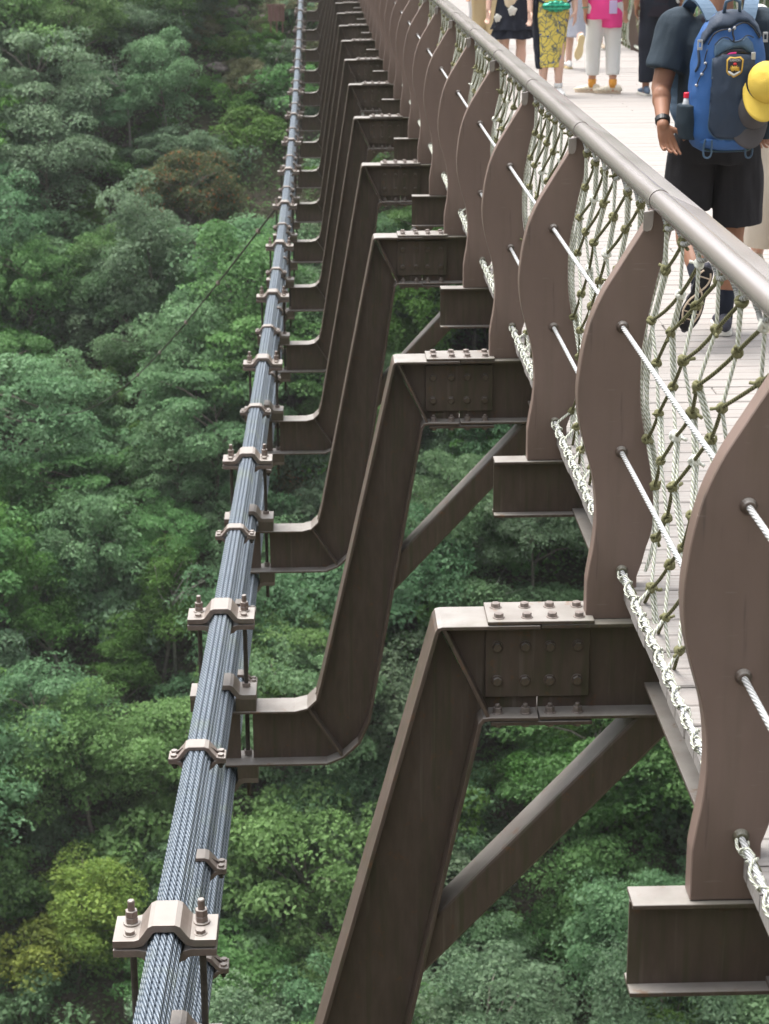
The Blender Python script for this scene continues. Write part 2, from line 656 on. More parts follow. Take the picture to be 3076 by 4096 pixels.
    def loft(self, rings):
        """rings: list of (centre, half x, half y, optional axis) closed flat, for cloth and bodies"""
        n = 20
        vs = []
        for c, rx, ry, *ax in rings:
            d = Vector(ax[0]).normalized() if ax else Vector((0, 0, 1))
            q = Vector((0, 0, 1)).rotation_difference(d)
            for i in range(n):
                t = 2 * PI * i / n
                vs.append(Vector(c) + q @ Vector((rx * math.cos(t), ry * math.sin(t), 0)))
        m = len(rings)
        fs = []
        for j in range(m - 1):
            for i in range(n):
                fs.append((j * n + i, j * n + (i + 1) % n, (j + 1) * n + (i + 1) % n, (j + 1) * n + i))
        fs += [tuple(range(n - 1, -1, -1)), tuple(range((m - 1) * n, m * n))]
        self.add(vs, fs)

    def mesh(self, name, bevel=0, seg=1, fix=True):
        me = bpy.data.meshes.new(name)
        me.from_pydata(self.v, [], self.f)
        if bevel or fix:
            bm = bmesh.new()
            bm.from_mesh(me)
            bmesh.ops.recalc_face_normals(bm, faces=bm.faces)
            if bevel:
                es = [e for e in bm.edges if len(e.link_faces) == 2 and e.calc_face_angle(0) > .5]
                bmesh.ops.bevel(bm, geom=es, offset=bevel, segments=seg, affect='EDGES', profile=.6, clamp_overlap=True)
            bm.to_mesh(me)
            bm.free()
        return me

    def build(self, name, mat, parent=None, loc=None, bevel=0, seg=1, smooth=False):
        return link(name, self.mesh(name, bevel, seg), mat, parent, loc, smooth)


def uv_tube_mesh(name, paths, r, sides=8, mat='rope_pale'):
    """smooth tubes with UV.x = metres along, UV.y = turn; paths = list of Nx3 arrays"""
    V, F, U = [], [], []
    base = 0
    for pts in paths:
        pts = np.asarray(pts, float)
        m = len(pts)
        T = np.gradient(pts, axis=0)
        T /= np.linalg.norm(T, axis=1)[:, None] + 1e-12
        ref = np.array([0, 0, 1.]) if abs(T[0, 2]) < .8 else np.array([1., 0, 0])
        A = np.empty_like(pts)
        for i in range(m):
            a = ref - T[i] * ref.dot(T[i])
            a /= np.linalg.norm(a) + 1e-12
            A[i] = a
            ref = a
        B = np.cross(T, A)
        s = np.r_[0, np.cumsum(np.linalg.norm(np.diff(pts, axis=0), axis=1))]
        th = np.linspace(0, 2 * PI, sides, endpoint=False)
        ring = pts[:, None, :] + r * (A[:, None, :] * np.cos(th)[None, :, None] + B[:, None, :] * np.sin(th)[None, :, None])
        V.append(ring.reshape(-1, 3))
        i = np.arange(m - 1)[:, None]
        k = np.arange(sides)[None, :]
        k2 = (k + 1) % sides
        q = np.stack([base + i * sides + k, base + i * sides + k2, base + (i + 1) * sides + k2, base + (i + 1) * sides + k], -1).reshape(-1, 4)
        F.append(q)
        ku = np.broadcast_to(k / sides, (m - 1, sides))
        kv = np.broadcast_to((k + 1) / sides, (m - 1, sides))
        s0 = np.broadcast_to(s[:-1, None], (m - 1, sides))
        s1 = np.broadcast_to(s[1:, None], (m - 1, sides))
        uv = np.stack([np.stack([s0, ku], -1), np.stack([s0, kv], -1), np.stack([s1, kv], -1), np.stack([s1, ku], -1)], 2)
        U.append(uv.reshape(-1, 2))
        base += m * sides
    V = np.concatenate(V)
    F = np.concatenate(F)
    U = np.concatenate(U)
    me = quad_mesh(name, V, F)
    lay = me.uv_layers.new(name='UVMap')
    lay.data.foreach_set('uv', U.astype(np.float32).ravel())
    me.polygons.foreach_set('use_smooth', np.ones(len(F), bool))
    me.materials.append(M[mat])
    return me


def quad_mesh(name, V, F):
    me = bpy.data.meshes.new(name)
    me.vertices.add(len(V))
    me.vertices.foreach_set('co', np.asarray(V, np.float32).ravel())
    n = len(F)
    me.loops.add(n * 4)
    me.loops.foreach_set('vertex_index', np.asarray(F, np.int32).ravel())
    me.polygons.add(n)
    me.polygons.foreach_set('loop_start', np.arange(0, n * 4, 4, dtype=np.int32))
    me.polygons.foreach_set('loop_total', np.full(n, 4, np.int32))
    me.update(calc_edges=True)
    return me


WORK = bpy.data.scenes.new('work')      # an empty scene in which the blended skins are computed quickly


def remeshed(mb, voxel, smooth_it=3, noise_amp=0., noise_scale=8., stretch=1.):
    """union of overlapping closed shapes as one continuous skin"""
    me = mb.mesh('tmp')
    o = bpy.data.objects.new('tmp', me)
    WORK.collection.objects.link(o)
    r = o.modifiers.new('r', 'REMESH')
    r.mode = 'VOXEL'
    r.voxel_size = voxel
    s = o.modifiers.new('s', 'SMOOTH')
    s.iterations = smooth_it
    s.factor = .5
    with bpy.context.temp_override(scene=WORK, view_layer=WORK.view_layers[0]):
        dg = bpy.context.evaluated_depsgraph_get()
    ev = o.evaluated_get(dg)
    out = bpy.data.meshes.new_from_object(ev)
    bpy.data.objects.remove(o)
    bpy.data.meshes.remove(me)
    if noise_amp:
        n = len(out.vertices)
        co = np.empty(n * 3, np.float32)
        out.vertices.foreach_get('co', co)
        co = co.reshape(-1, 3)
        no = np.empty(n * 3, np.float32)
        out.vertex_normals.foreach_get('vector', no)
        no = no.reshape(-1, 3)
        sc3 = np.array([noise_scale, noise_scale, noise_scale * stretch])
        am = np.array([noise.noise(q) + .5 * noise.noise(q * 2.3) for q in map(Vector, (co * sc3).tolist())])
        out.vertices.foreach_set('co', (co + no * (noise_amp * am)[:, None]).astype(np.float32).ravel())
        out.update()
    out.polygons.foreach_set('use_smooth', [True] * len(out.polygons))
    return out


ORD = ['nearest', 'second', 'third', 'fourth', 'fifth', 'sixth', 'seventh', 'eighth', 'ninth', 'tenth', 'eleventh', 'twelfth',
       'thirteenth', 'fourteenth', 'fifteenth', 'sixteenth', 'seventeenth', 'eighteenth', 'nineteenth', 'twentieth']

# ------------------------------------------------------------------ bridge measures (metres)
S = 1.75
Y0 = 2.125
NMAX = 44


def fy(n):
    return Y0 + S * n


def low(n):
    m = min(n, 30)
    x = -.1084 + .003879 * m - .0001072 * m * m
    z = -1.2247 - .14093 * n + .0042 * n * n + 1.05e-5 * n ** 3
    return x, z


def cable_pos(n, which):
    x, z = low(n)
    return -.520 + (x + .1011), fy(n), z + {'T': .435, 'M': .04, 'B': -.368}[which]


# ------------------------------------------------------------------ bolt meshes
def hex_bolt(axis='Z', r=.0145, h=.013, washer=True, stud=0.):
    mb = MB()

    def P(a, b, c):
        return (a, b, c) if axis == 'Z' else (a, -c, b)
    if washer:
        mb.cyl(P(0, 0, -.001), P(0, 0, .003), r * 1.28, n=14)
    mb.cyl(P(0, 0, .002), P(0, 0, .002 + h), r, n=6)
    if stud:
        mb.cyl(P(0, 0, .002), P(0, 0, .002 + h + stud), r * .52, n=10)
    return mb.mesh('bolt', .0012)


BOLT_Z = hex_bolt('Z')
BOLT_Z.materials.append(M['bolt_steel'])
BOLT_Y = hex_bolt('Y')
BOLT_Y.materials.append(M['brown'])
NUT_Z = hex_bolt('Z', .0145, .017, True, .010)
NUT_Z.materials.append(M['bolt_steel'])
BOLT_C = hex_bolt('Z', .0165, .013)
BOLT_C.materials.append(M['clamp'])


# ------------------------------------------------------------------ outrigger ribs
def make_rib(n):
    yc = fy(n) + .012
    hw = .088
    i = n // 2
    if i <= 9:
        lab = ('Z shaped brown steel rib with bolted splice, nearest the bottom of the photo' if i == 1 else
               'Z shaped brown steel rib, just under the camera at the bottom edge' if i == 0 else
               'Z shaped brown steel rib, the %s up from the bottom of the photo' % ORD[i - 1])
    else:
        lab = 'Z shaped brown steel rib in the crowded far stretch of the bridge'
    t = thing('outrigger_rib', lab, 'steel rib', (0, yc, 0), 0, 'Z shaped ribs holding the main cables')
    xl, L = low(n)
    end = 1.95
    sx = .633
    lower_top = [(xl - .040 + .10 - .004, L + .118), (xl + .034, L + .040), (xl - .0105, L - .003), (xl - .070, L - .018), (-.655, L - .018)]
    outer = [(.323, 0)] + lower_top
    # rounded top corner
    outer = [(.340, 0), (.326, -.004), (.3185, -.017)] + lower_top
    inner = [(.490, -.305), (.470, -.307), (.461, -.318), (xl + .298, L - .082), (xl + .247, L - .197), (xl + .169, L - .272), (xl + .085, L - .308), (-.655, L - .310)]
    web = MB()
    tw = .012
    # web: top beam
    web.box(sx + .003, end, -tw / 2, tw / 2, -.294, -.011)
    web.prism([(.34, -.011), (.33, -.02), (.472, -.300), (sx, -.294), (sx, -.011)][::-1], -tw / 2, tw / 2)
    # diagonal
    web.prism([(.328, -.020), (xl + .058, L + .118), (xl + .03, L + .036), (xl - .012, L - .012), (xl + .155, L - .266),
               (xl + .238, L - .192), (xl + .288, L - .082), (.464, -.314), (.468, -.300)], -tw / 2, tw / 2)
    # lower bracket, with a slot for the hanger rods
    web.prism([(-.375, L - .028), (-.375, L - .298), (xl + .085, L - .297), (xl + .155, L - .266), (xl - .012, L - .012), (xl - .07, L - .028)], -tw / 2, tw / 2)
    web.prism([(-.600, L - .028), (-.600, L - .298), (-.437, L - .298), (-.437, L - .028)], -tw / 2, tw / 2)
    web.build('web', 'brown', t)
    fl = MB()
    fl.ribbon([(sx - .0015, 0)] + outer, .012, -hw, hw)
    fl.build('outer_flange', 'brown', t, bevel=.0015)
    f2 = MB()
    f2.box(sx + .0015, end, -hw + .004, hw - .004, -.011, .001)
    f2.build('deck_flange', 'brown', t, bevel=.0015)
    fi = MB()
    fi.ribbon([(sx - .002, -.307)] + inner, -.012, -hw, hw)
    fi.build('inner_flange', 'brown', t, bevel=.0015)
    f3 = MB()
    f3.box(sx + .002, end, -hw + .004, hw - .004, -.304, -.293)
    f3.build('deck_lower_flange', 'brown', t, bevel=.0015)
    for s in (-1, 1):
        ya, yb = (s * hw * .93, s * .0065)
        y0_, y1_ = min(ya, yb), max(ya, yb)
        st = MB()
        st.ribbon([(.340, -.014), (.474, -.296)], .011, y0_, y1_)
        st.build('stiffener', 'brown', t, bevel=.001)
        st = MB()
        st.ribbon([(xl - .010, L - .012), (xl + .152, L - .264)], .011, y0_, y1_)
        st.build('stiffener', 'brown', t, bevel=.001)
    # splice plates and their bolts
    bx = (.510, .5945, .669, .7525)
    p = MB()
    p.box(.4752, .7925, -.086, .086, .0025, .0135)
    tp = p.build('splice_plate', 'brown', t, bevel=.0015)
    p = MB()
    p.box(.474, .790, -.020, -.0075, -.2545, -.034)
    wp = p.build('web_splice_plate', 'brown', t, bevel=.0015)
    p = MB()
    p.box(.488, .7935, -.084, .084, -.322, -.3095)
    bp = p.build('lower_splice_plate', 'brown', t, bevel=.0015)
    if n <= 16:
        for x in bx:
            for y in (-.050, .040):
                b = link('bolt', BOLT_Z, None, tp, (x + random.uniform(-.002, .002), y, .0135))
                b.rotation_euler = (0, 0, random.uniform(0, 1))
            for z in (-.0905, -.2008):
                b = link('bolt', BOLT_Y, None, wp, (x, -.020, z))
                b.rotation_euler = (0, random.uniform(0, 1), 0)
            for y in (-.050, .040):
                b = link('nut', NUT_Z, None, bp, (x, y, -.293))
                b.rotation_euler = (0, 0, random.uniform(0, 1))
                b = link('bolt', BOLT_Z, None, bp, (x, y, -.322))
                b.rotation_euler = (PI, 0, 0)
    else:
        m = MB()
        for x in bx:
            for y in (-.045, .045):
                m.cyl((x, y, .013), (x, y, .028), .015, n=6)
        o = m.build('bolt_row', 'bolt_steel', tp)
    # brace tube with rounded edges
    br = MB()
    a = Vector((.338, 0, -1.036))
    b = Vector((1.16, 0, -.145))
    d = (b - a).normalized()
    nrm = Vector((-d.z, 0, d.x))
    w, h, c = .060, .056, .010
    sec = [(-w, -h + c), (-w, h - c), (-w + c * .3, h - c * .3), (-w + c, h), (w - c, h), (w - c * .3, h - c * .3), (w, h - c), (w, -h + c), (w - c, -h), (-w + c, -h)]
    vs = []
    m_ = (.461 - (xl + .298)) / (-.318 - (L - .082))
    for e in (a, b):
        for y, z in sec:
            p = e + Vector((0, y, 0)) + nrm * z
            if e is a:      # cut along the face of the rib's inner flange
                q = p.x - (.461 + (p.z + .318) * m_ - .003)
                p = p - d * (q / (d.x - m_ * d.z))
            elif p.z > -.3075:      # and flat under the deck beam
                p = p - d * ((p.z + .3075) / d.z)
            vs.append(p)
    k = len(sec)
    br.add(vs, [tuple(range(k)), tuple(range(2 * k - 1, k - 1, -1))] + [(q, q + k, (q + 1) % k + k, (q + 1) % k) for q in range(k)])
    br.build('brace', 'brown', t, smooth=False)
    return t


for n in range(0, NMAX + 1, 2):
    make_rib(n)


# ------------------------------------------------------------------ stub beams between the ribs
def stub_meshes():
    hw = .044
    x0, x1 = .646, 1.95
    r = {}
    a = MB(); a.box(x0, x1, -.005, .005, -.212, -.011); r['web'] = a.mesh('web')
    a = MB(); a.box(x0 + .001, x1, -hw, hw, -.0105, 0); r['top_flange'] = a.mesh('f', .0012)
    a = MB(); a.box(x0 + .001, x1, -hw, hw, -.2235, -.2125); r['bottom_flange'] = a.mesh('f', .0012)
    a = MB()
    a.box(1.00, 1.16, -hw - .004, -.006, -.20, -.03)
    a.box(.985, 1.16, -hw - .02, hw + .01, -.2445, -.2245)
    a.box(.975, 1.10, -hw - .01, .02, .001, .011)
    r['cleat'] = a.mesh('c', .001)
    a = MB()
    a.cyl((1.035, -.02, -.2445), (1.035, -.02, -.275), .019, n=6)
    a.cyl((1.035, -.02, -.275), (1.035, -.02, -.285), .011, n=8)
    a.cyl((1.045, -.048, -.13), (1.045, -.066, -.13), .020, n=6)
    a.cyl((1.01, -.026, .011), (1.01, -.026, .032), .017, n=6)
    r['cleat_bolt'] = a.mesh('c', .001)
    for k, m in r.items():
        m.materials.append(M['dark_steel' if k == 'cleat_bolt' else 'brown'])
    return r


STUB = stub_meshes()
stub0 = None
for n in range(1, NMAX, 2):
    i = n // 2
    lab = ('short brown steel I beam jutting out at the bottom right corner of the photo' if i == 0 else
           'short brown steel I beam end, %s such stub from the bottom right corner' % ORD[i] if i < 9 else
           'short brown steel I beam end in the crowded far stretch of the bridge')
    if stub0 is None:
        stub0 = thing('stub_beam', lab, 'steel beam', (0, fy(n), 0), 0, 'short beams between the ribs')
        for k, m in STUB.items():
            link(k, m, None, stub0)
    else:
        c = copy_tree(stub0)
        c.location = (0, fy(n), 0)
        c['label'] = lab

# ------------------------------------------------------------------ railing posts
LEFT = [(.9180, 1.1900), (.8920, 1.1460), (.8575, 1.0895), (.8280, 1.0410), (.8023, .9978), (.7748, .9394), (.7568, .8854), (.7437, .8262), (.7354, .7665), (.7308, .7114),
        (.7322, .661), (.7385, .6103), (.7500, .5592), (.7645, .5078), (.7780, .4614), (.7885, .4043), (.7938, .3418), (.7932, .2843),
        (.7878, .2264), (.7790, .1737), (.7715, .1206), (.7715, .0015)]
RIGHT = [(.9216, .0015), (.9203, .1342), (.9341, .1766), (.9451, .2241), (.9564, .2608), (.9630, .3027), (.9631, .3551), (.9554, .4331),
         (.9461, .4848), (.9340, .5466), (.9240, .5977), (.9160, .6486), (.9122, .7142), (.9118, .7893), (.9160, .849), (.9265, .9082),
         (.9410, .9865), (.9575, 1.0595), (.9810, 1.1414), (.9920, 1.1950), (.9920, 1.2220), (.9300, 1.2220)]


def smooth_line(pts, k=3):
    out = []
    n = len(pts)
    for i in range(n - 1):
        p0, p1, p2, p3 = pts[max(i - 1, 0)], pts[i], pts[i + 1], pts[min(i + 2, n - 1)]
        for j in range(k):
            t = j / k
            out.append(tuple(.5 * ((2 * b) + (-a + c) * t + (2 * a - 5 * b + 4 * c - d) * t * t + (-a + 3 * b - 3 * c + d) * t ** 3)
                             for a, b, c, d in zip(p0, p1, p2, p3)))
    out.append(pts[-1])
    return out


HOLES = [(.8545, .8900), (.8625, .5190), (.8745, .1530)]
TAB = [(.9030, 1.1690), (.9030, 1.2200), (.9330, 1.2250), (.9300, 1.1790), (.9240, 1.1670), (.9130, 1.1630), (.9065, 1.1650)]


def post_meshes(mir):
    f = (lambda x: 4.98 - x) if mir else (lambda x: x)
    r = []
    poly = smooth_line(LEFT[:-1], 3) + [LEFT[-1]] + [RIGHT[0]] + smooth_line(RIGHT[1:20], 2) + RIGHT[20:]
    a = MB()
    a.prism([(f(x), z) for x, z in poly], -.030, .030)
    me = a.mesh('plate', .0025, 1)
    me.materials.append(M['post'])
    r.append(('plate', me))
    for x, z in HOLES:
        for sd in (-1, 1):
            a = MB()
            n_, rows = 18, ((.030, .0180), (.036, .0175), (.041, .0145), (.0455, .0130), (.0455, .0070))
            vs = [(f(x) + rr * math.cos(2 * PI * i / n_), sd * yy, z + rr * math.sin(2 * PI * i / n_)) for yy, rr in rows for i in range(n_)]
            a.add(vs, [(j * n_ + i, j * n_ + (i + 1) % n_, (j + 1) * n_ + (i + 1) % n_, (j + 1) * n_ + i) for j in range(4) for i in range(n_)] + [tuple(range(4 * n_, 5 * n_))])
            me = a.mesh('cable_socket')
            me.polygons.foreach_set('use_smooth', [True] * len(me.polygons))
            me.materials.append(M['brown'])
            r.append(('cable_socket', me))
    a = MB()
    a.prism([(f(x), z) for x, z in TAB], -.042, -.031)
    me = a.mesh('saddle', .003, 2)
    me.materials.append(M['rail'])
    r.append(('saddle_tab', me))
    return r


for mir in (False, True):
    pm = post_meshes(mir)
    first = None
    for n in range(0 if not mir else 8, NMAX + 1):
        if mir:
            lab = ('brown wavy post behind netting on the right side of the walkway, %s visible one' % ORD[n - 13] if 12 < n < 20 else
                   'brown wavy railing post on the right side of the walkway, hidden or out of view')
            grp = 'railing posts on the right side of the walkway'
        else:
            grp = 'wavy railing posts on the near side of the walkway'
            lab = ('wavy brown steel railing post just outside the lower right corner' if n == 0 else
                   'widest wavy brown steel railing post, cut by the right edge of the photo' if n == 1 else
                   'wavy brown steel railing post, the %s from the right edge of the photo' % ORD[n - 1] if n < 15 else
                   'wavy brown steel railing post in the crowded far stretch of the near side')
        if first is None:
            first = thing('railing_post', lab, 'post', (0, fy(n), 0), 0, grp)
            for k, m in pm:
                link(k, m, None, first)
        else:
            c = copy_tree(first)
            c.location = (0, fy(n), 0)
            c['label'] = lab


# ------------------------------------------------------------------ handrails
def rail_mesh(mir):
    me = []
    s = -1 if mir else 1
    cx = 4.98 - .957 if mir else .957
    cx -= s * .002
    a = MB()
    a.cyl((cx, .0032, 1.244), (cx, S - .0005, 1.244), .0298, n=32, cap=False)
    me.append(('rail_tube', a.mesh('rail_tube')))
    a = MB()
    a.cyl((cx, .003, 1.244), (cx, .060, 1.244), .0318, n=32)
    a.cyl((cx, .060, 1.244), (cx, .066, 1.244), .0318, .0299, n=32)
    me.append(('rail_sleeve', a.mesh('rail_sleeve')))
    # flat inner lip: its joint is cut on the slant
    a = MB()
    z1, z0 = 1.2655, 1.2500
    x0, x1 = cx + s * .019, cx + s * .072
    ya, yb = .004, -.30
    top = [(x0, ya, z1), (x1, yb, z1 - .006), (x1, yb + S - .004, z1 - .006), (x0, ya + S - .004, z1)]
    bot = [(x, y_, z - .013) for x, y_, z in top]
    a.add(top + bot, [(0, 1, 2, 3), (7, 6, 5, 4), (0, 4, 5, 1), (1, 5, 6, 2), (2, 6, 7, 3), (3, 7, 4, 0)])
    me.append(('rail_lip', a.mesh('rail_lip', .003, 2)))
    for k, m in me:
        m.materials.append(M['rail'])
        bm = bmesh.new()
        bm.from_mesh(m)
        for e in bm.edges:
            e.smooth = e.calc_face_angle(0) < .5
        bm.to_mesh(m)
        bm.free()
        m.polygons.foreach_set('use_smooth', [True] * len(m.polygons))
    return me


for mir in (False, True):
    t = thing('handrail', 'long brushed mauve grey tubular handrail crossing the photo above the net' if not mir else
              'tubular handrail on the far right side of the walkway', 'handrail', (0, 0, 0))
    rm = rail_mesh(mir)
    for n in range(0 if not mir else 8, NMAX):
        for k, m in rm:
            link(k, m, None, t, (0, fy(n), 0))

# ------------------------------------------------------------------ railing wire ropes
for mir in (False, True):
    for k, (x, z) in enumerate(HOLES):
        xx = 4.98 - x if mir else x
        ys = np.arange(fy(-1 if not mir else 8), fy(NMAX), .25)
        pts = np.stack([np.full_like(ys, xx), ys, z - .004 * np.sin((ys - Y0) / S * PI) ** 2], 1)
        me = uv_tube_mesh('railing_cable', [pts], .0070, 10, 'wire')
        o = link('railing_cable', me)
        tag(o, ('%s of three twisted steel cables threaded through the %s railing posts' %
                (('top', 'middle', 'bottom')[k], 'far right' if mir else 'near')), 'cable')

# ------------------------------------------------------------------ rope nets


_rz = [p[1] for p in RIGHT[:20]]
_rx = [p[0] for p in RIGHT[:20]]


def net_x(z, y=.0):
    """the net lies against the inner edge of the posts and is drawn out to the cables between them"""
    side = min(float(np.interp(z, _rz, _rx)) + .009, .962)
    w = max(0., math.sin(PI * min(max(y, 0), S) / S)) ** .45
    mid = .925 + .03 * min(1, max(0, z / 1.2))
    for hx, hz in HOLES:
        g = math.exp(-((z - hz) / .045) ** 2)
        mid += (hx + .014 - mid) * g * .85
    return side + (mid - side) * w


def knot_mesh():
    mb = MB()
    for (ax, ph, sc_) in ((0, 0, 1), (1, .6, .9), (2, 1.2, .95)):
        pts = []
        for i in range(13):
            t = 2 * PI * i / 12
            p = Vector((math.cos(t) * .0095, math.sin(t) * .0115, .0045 * math.sin(2 * t + ph))) * sc_
            p = Matrix.Rotation(ax * PI / 3 + .4, 3, 'X') @ (Matrix.Rotation(ax * 1.1, 3, 'Z') @ p)
            pts.append(p)
        mb.tube(pts, .0058, 6, cap=False)
    mb.tube([(.0, -.004, -.004), (.004, -.015, -.013), (.006, -.019, -.021)], [.0048, .0045, .005], 5)
    me = mb.mesh('knot')
    me.polygons.foreach_set('use_smooth', [True] * len(me.polygons))
    return me


KN_A = knot_mesh()
KN_A.materials.append(M['rope_olive'])
KN_B = knot_mesh()
KN_B.materials.append(M['rope_pale'])
KN_B.materials[0] = M['rope_pale']


def make_net(seed, detail):
    """rope net of one bay in local coordinates (y from 0 to S)"""
    rs = random.Random(seed)
    dy, dz = .255, .125
    K = {}
    for b in range(-1, 13):
        for a in range(-3, 16):
            z = 1.165 + .125 * a - dz * b - .0
            z = 1.165 - dz * (b - a) + .02
            y = .10 + dy * b
            if not (.02 < z < 1.19):
                continue
            # lower down the net is drawn towards the near post and hangs in
            if z < .86:
                y -= .62 * (.86 - z)
            y += rs.uniform(-.014, .014)
            zz = z + rs.uniform(-.012, .012)
            K[(a, b)] = (y, zz)
    ok = lambda p: -.0 + .035 < p[0] < S - .035

    def P(p, k=0):
        return (net_x(p[1], p[0]) + k, p[0], p[1])
    pale, olive, kn = {}, {}, []
    side_braid = []

    def seg(p, q, sag=0.):
        out = []
        for i in range(5):
            t = i / 4
            y = p[0] + (q[0] - p[0]) * t
            z = p[1] + (q[1] - p[1]) * t - sag * math.sin(t * PI)
            xa, xb = net_x(p[1], p[0]), net_x(q[1], q[0])
            out.append((xa + (xb - xa) * t, y, z))
        return out
    for (a, b), p in K.items():
        q = K.get((a, b + 1))       # sloping leg
        if q and ok(p) and ok(q):
            olive.setdefault(a, []).append(seg(p, q, rs.uniform(-.002, .009)))
        q = K.get((a - 1, b))       # hanging leg
        if q and ok(p) and ok(q):
            pale.setdefault(b, []).append(seg(p, q, 0))
            if rs.random() < .55:
                pale.setdefault(b, []).append([(x + .009, y + .008 * math.sin(i), z) for i, (x, y, z) in enumerate(seg(p, q, 0))])
        if ok(p):
            kn.append((P(p), rs))
            if p[1] > 1.06:
                pale.setdefault(b, []).append([P(p), (.953, p[0] + rs.uniform(-.01, .01), 1.215)])
            if p[1] < .165:
                olive.setdefault(a, []).append([P(p), (.882, p[0] + .05, .145), (.874, p[0] + .06, .150)])
            elif p[1] < .28 and rs.random() < .9:
                pale.setdefault(b, []).append([P(p), (.886, p[0] - .03, .165), (.876, p[0] - .035, .150)])
    # scalloped lashing under the rail
    lash = []
    for i in range(7):
        ya, yb = .04 + i * .245, .04 + (i + 1) * .245 - .04
        yb = min(yb, S - .04)
        pts = []
        for j in range(9):
            t = j / 8
            pts.append((.955 + .004 * math.cos(j), ya + (yb - ya) * t, 1.222 - .034 * math.sin(t * PI) ** .6))
        lash.append(pts)
    # braid wound about the bottom cable, two turns tight then drawn along
    braid, braid2 = [], []
    pts = []
    N = 150
    for i in range(N + 1):
        t = i / N
        y = .05 + t * (S - .10)
        ph = y / .050 * 2 * PI
        ph += 2.2 * math.sin(y * 24)
        rr = .0105 + .003 * math.sin(y * 31)
        pts.append((.8745 + rr * math.cos(ph), y, .149 + rr * math.sin(ph)))
    braid.append(pts)
    pts = []
    for i in range(N + 1):
        t = i / N
        y = .05 + t * (S - .10)
        ph = -y / .135 * 2 * PI
        pts.append((.8745 + .015 * math.cos(ph), y, .149 + .014 * math.sin(ph)))
    braid.append(pts)
    # side ropes following the posts and the two upper cables
    for y in (.050, S - .052):
        for w in range(2):
            pts = []
            for i in range(26):
                z = .16 + (1.20 - .16) * i / 25
                pts.append((net_x(z) + .002 + .006 * w, y + .010 * math.sin(z * 26 + w * PI), z))
            braid2.append(pts)
    fr = []
    for i in range(3):
        y = .06 + .01 * i
        fr.append([(.874, y, .150), (.865 - .006 * i, y - .005, .10), (.866 - .01 * i, y - .01, .055), (.860, y - .012 + .01 * i, .02 - .02 * i)])
    r = []
    if detail:
        for ps in pale.values():
            r.append(('hanging_rope', uv_tube_mesh('hanging_rope', ps, .0049, 8, 'rope_pale')))
        for ps in olive.values():
            r.append(('sloping_rope', uv_tube_mesh('sloping_rope', ps, .0051, 8, 'rope_olive')))
        for k in (0, 2):
            r.append(('side_rope', uv_tube_mesh('side_rope', braid2[k:k + 2], .0049, 8, 'rope_pale')))
        for ps in lash:
            r.append(('lashing', uv_tube_mesh('lashing', [ps], .0068, 7, 'rope_grey')))
        for ps in braid:
            r.append(('cable_wrap', uv_tube_mesh('cable_wrap', [ps], .0036, 7, 'rope_pale')))
        r.append(('frayed_tail', uv_tube_mesh('frayed_tail', fr, .0045, 6, 'rope_olive')))
    else:
        r.append(('hanging_ropes', uv_tube_mesh('hanging_ropes', sum(pale.values(), []) + braid2, .0049, 5, 'rope_pale')))
        r.append(('sloping_ropes', uv_tube_mesh('sloping_ropes', sum(olive.values(), []), .0051, 5, 'rope_olive')))
        r.append(('lashings', uv_tube_mesh('lashings', lash, .0068, 5, 'rope_grey')))
        r.append(('cable_wraps', uv_tube_mesh('cable_wraps', braid, .0062, 5, 'rope_pale')))
    return r, kn


# a mirrored copy is not needed: the net is nearly symmetrical, so the right side turns it about
nets = [make_net(100 + i, True) for i in range(3)]
far_net, far_kn = make_net(300, False)
fk = MB()
for (p, rs) in far_kn:
    fk.ball(p, (.016, .019, .018), 6, 4)
far_knots = fk.mesh('knots')
far_knots.polygons.foreach_set('use_smooth', [True] * len(far_knots.polygons))
far_knots.materials.append(M['rope_olive'])
for n in range(0, 40):
    lab = ('knotted rope net filling the railing bay between the %s and %s wavy posts' % (('corner', 'widest') if n == 0 else (('widest', 'second') if n == 1 else (ORD[n - 1], ORD[n]))) if n < 14 else
           'knotted rope net in the crowded far stretch of the near railing')
    t = thing('rope_net', lab, 'net', (0, fy(n), 0), 0, 'rope nets along the near railing')
    if n < 6:
        r, kn = nets[n % 3]
        for k, m in r:
            link(k, m, None, t)
        for (p, rs) in kn:
            o = link('knot', KN_A if random.random() < .9 else KN_B, None, t, p)
            o.rotation_euler = (random.uniform(0, 6), random.uniform(0, 6), random.uniform(0, 6))
            s_ = random.uniform(.92, 1.15)
            o.scale = (s_, s_, s_)
    else:
        for k, m in far_net:
            link(k, m, None, t)['kind'] = 'stuff'
        o = link('knots', far_knots, None, t)
        o['kind'] = 'stuff'
for n in range(8, 40):
    t = thing('rope_net', ('pale rope net on the right side of the walkway, %s visible bay' % ORD[n - 12] if 11 < n < 19 else
              'pale rope net on the right side of the walkway, hidden or out of view'), 'net', (4.98, fy(n) + S, 0), PI, 'rope nets along the right railing')
    for k, m in far_net:
        link(k, m, None, t)['kind'] = 'stuff'
    o = link('knots', far_knots, None, t)
    o['kind'] = 'stuff'

# ------------------------------------------------------------------ walkway of planks
walk = bpy.data.objects.new('walkway', None)
COL.objects.link(walk)
walk['kind'] = 'structure'
PIT = .126
JO = [1.62, 2.02, 2.45, 2.95, 3.4]


def plank_mesh(x0, x1):
    a = MB()
    a.box(x0, x1, -PIT / 2 + .0042, PIT / 2 - .0042, -.042, 0)
    m = a.mesh('plank', .004, 1)
    m.materials.append(M['plank'])
    return m


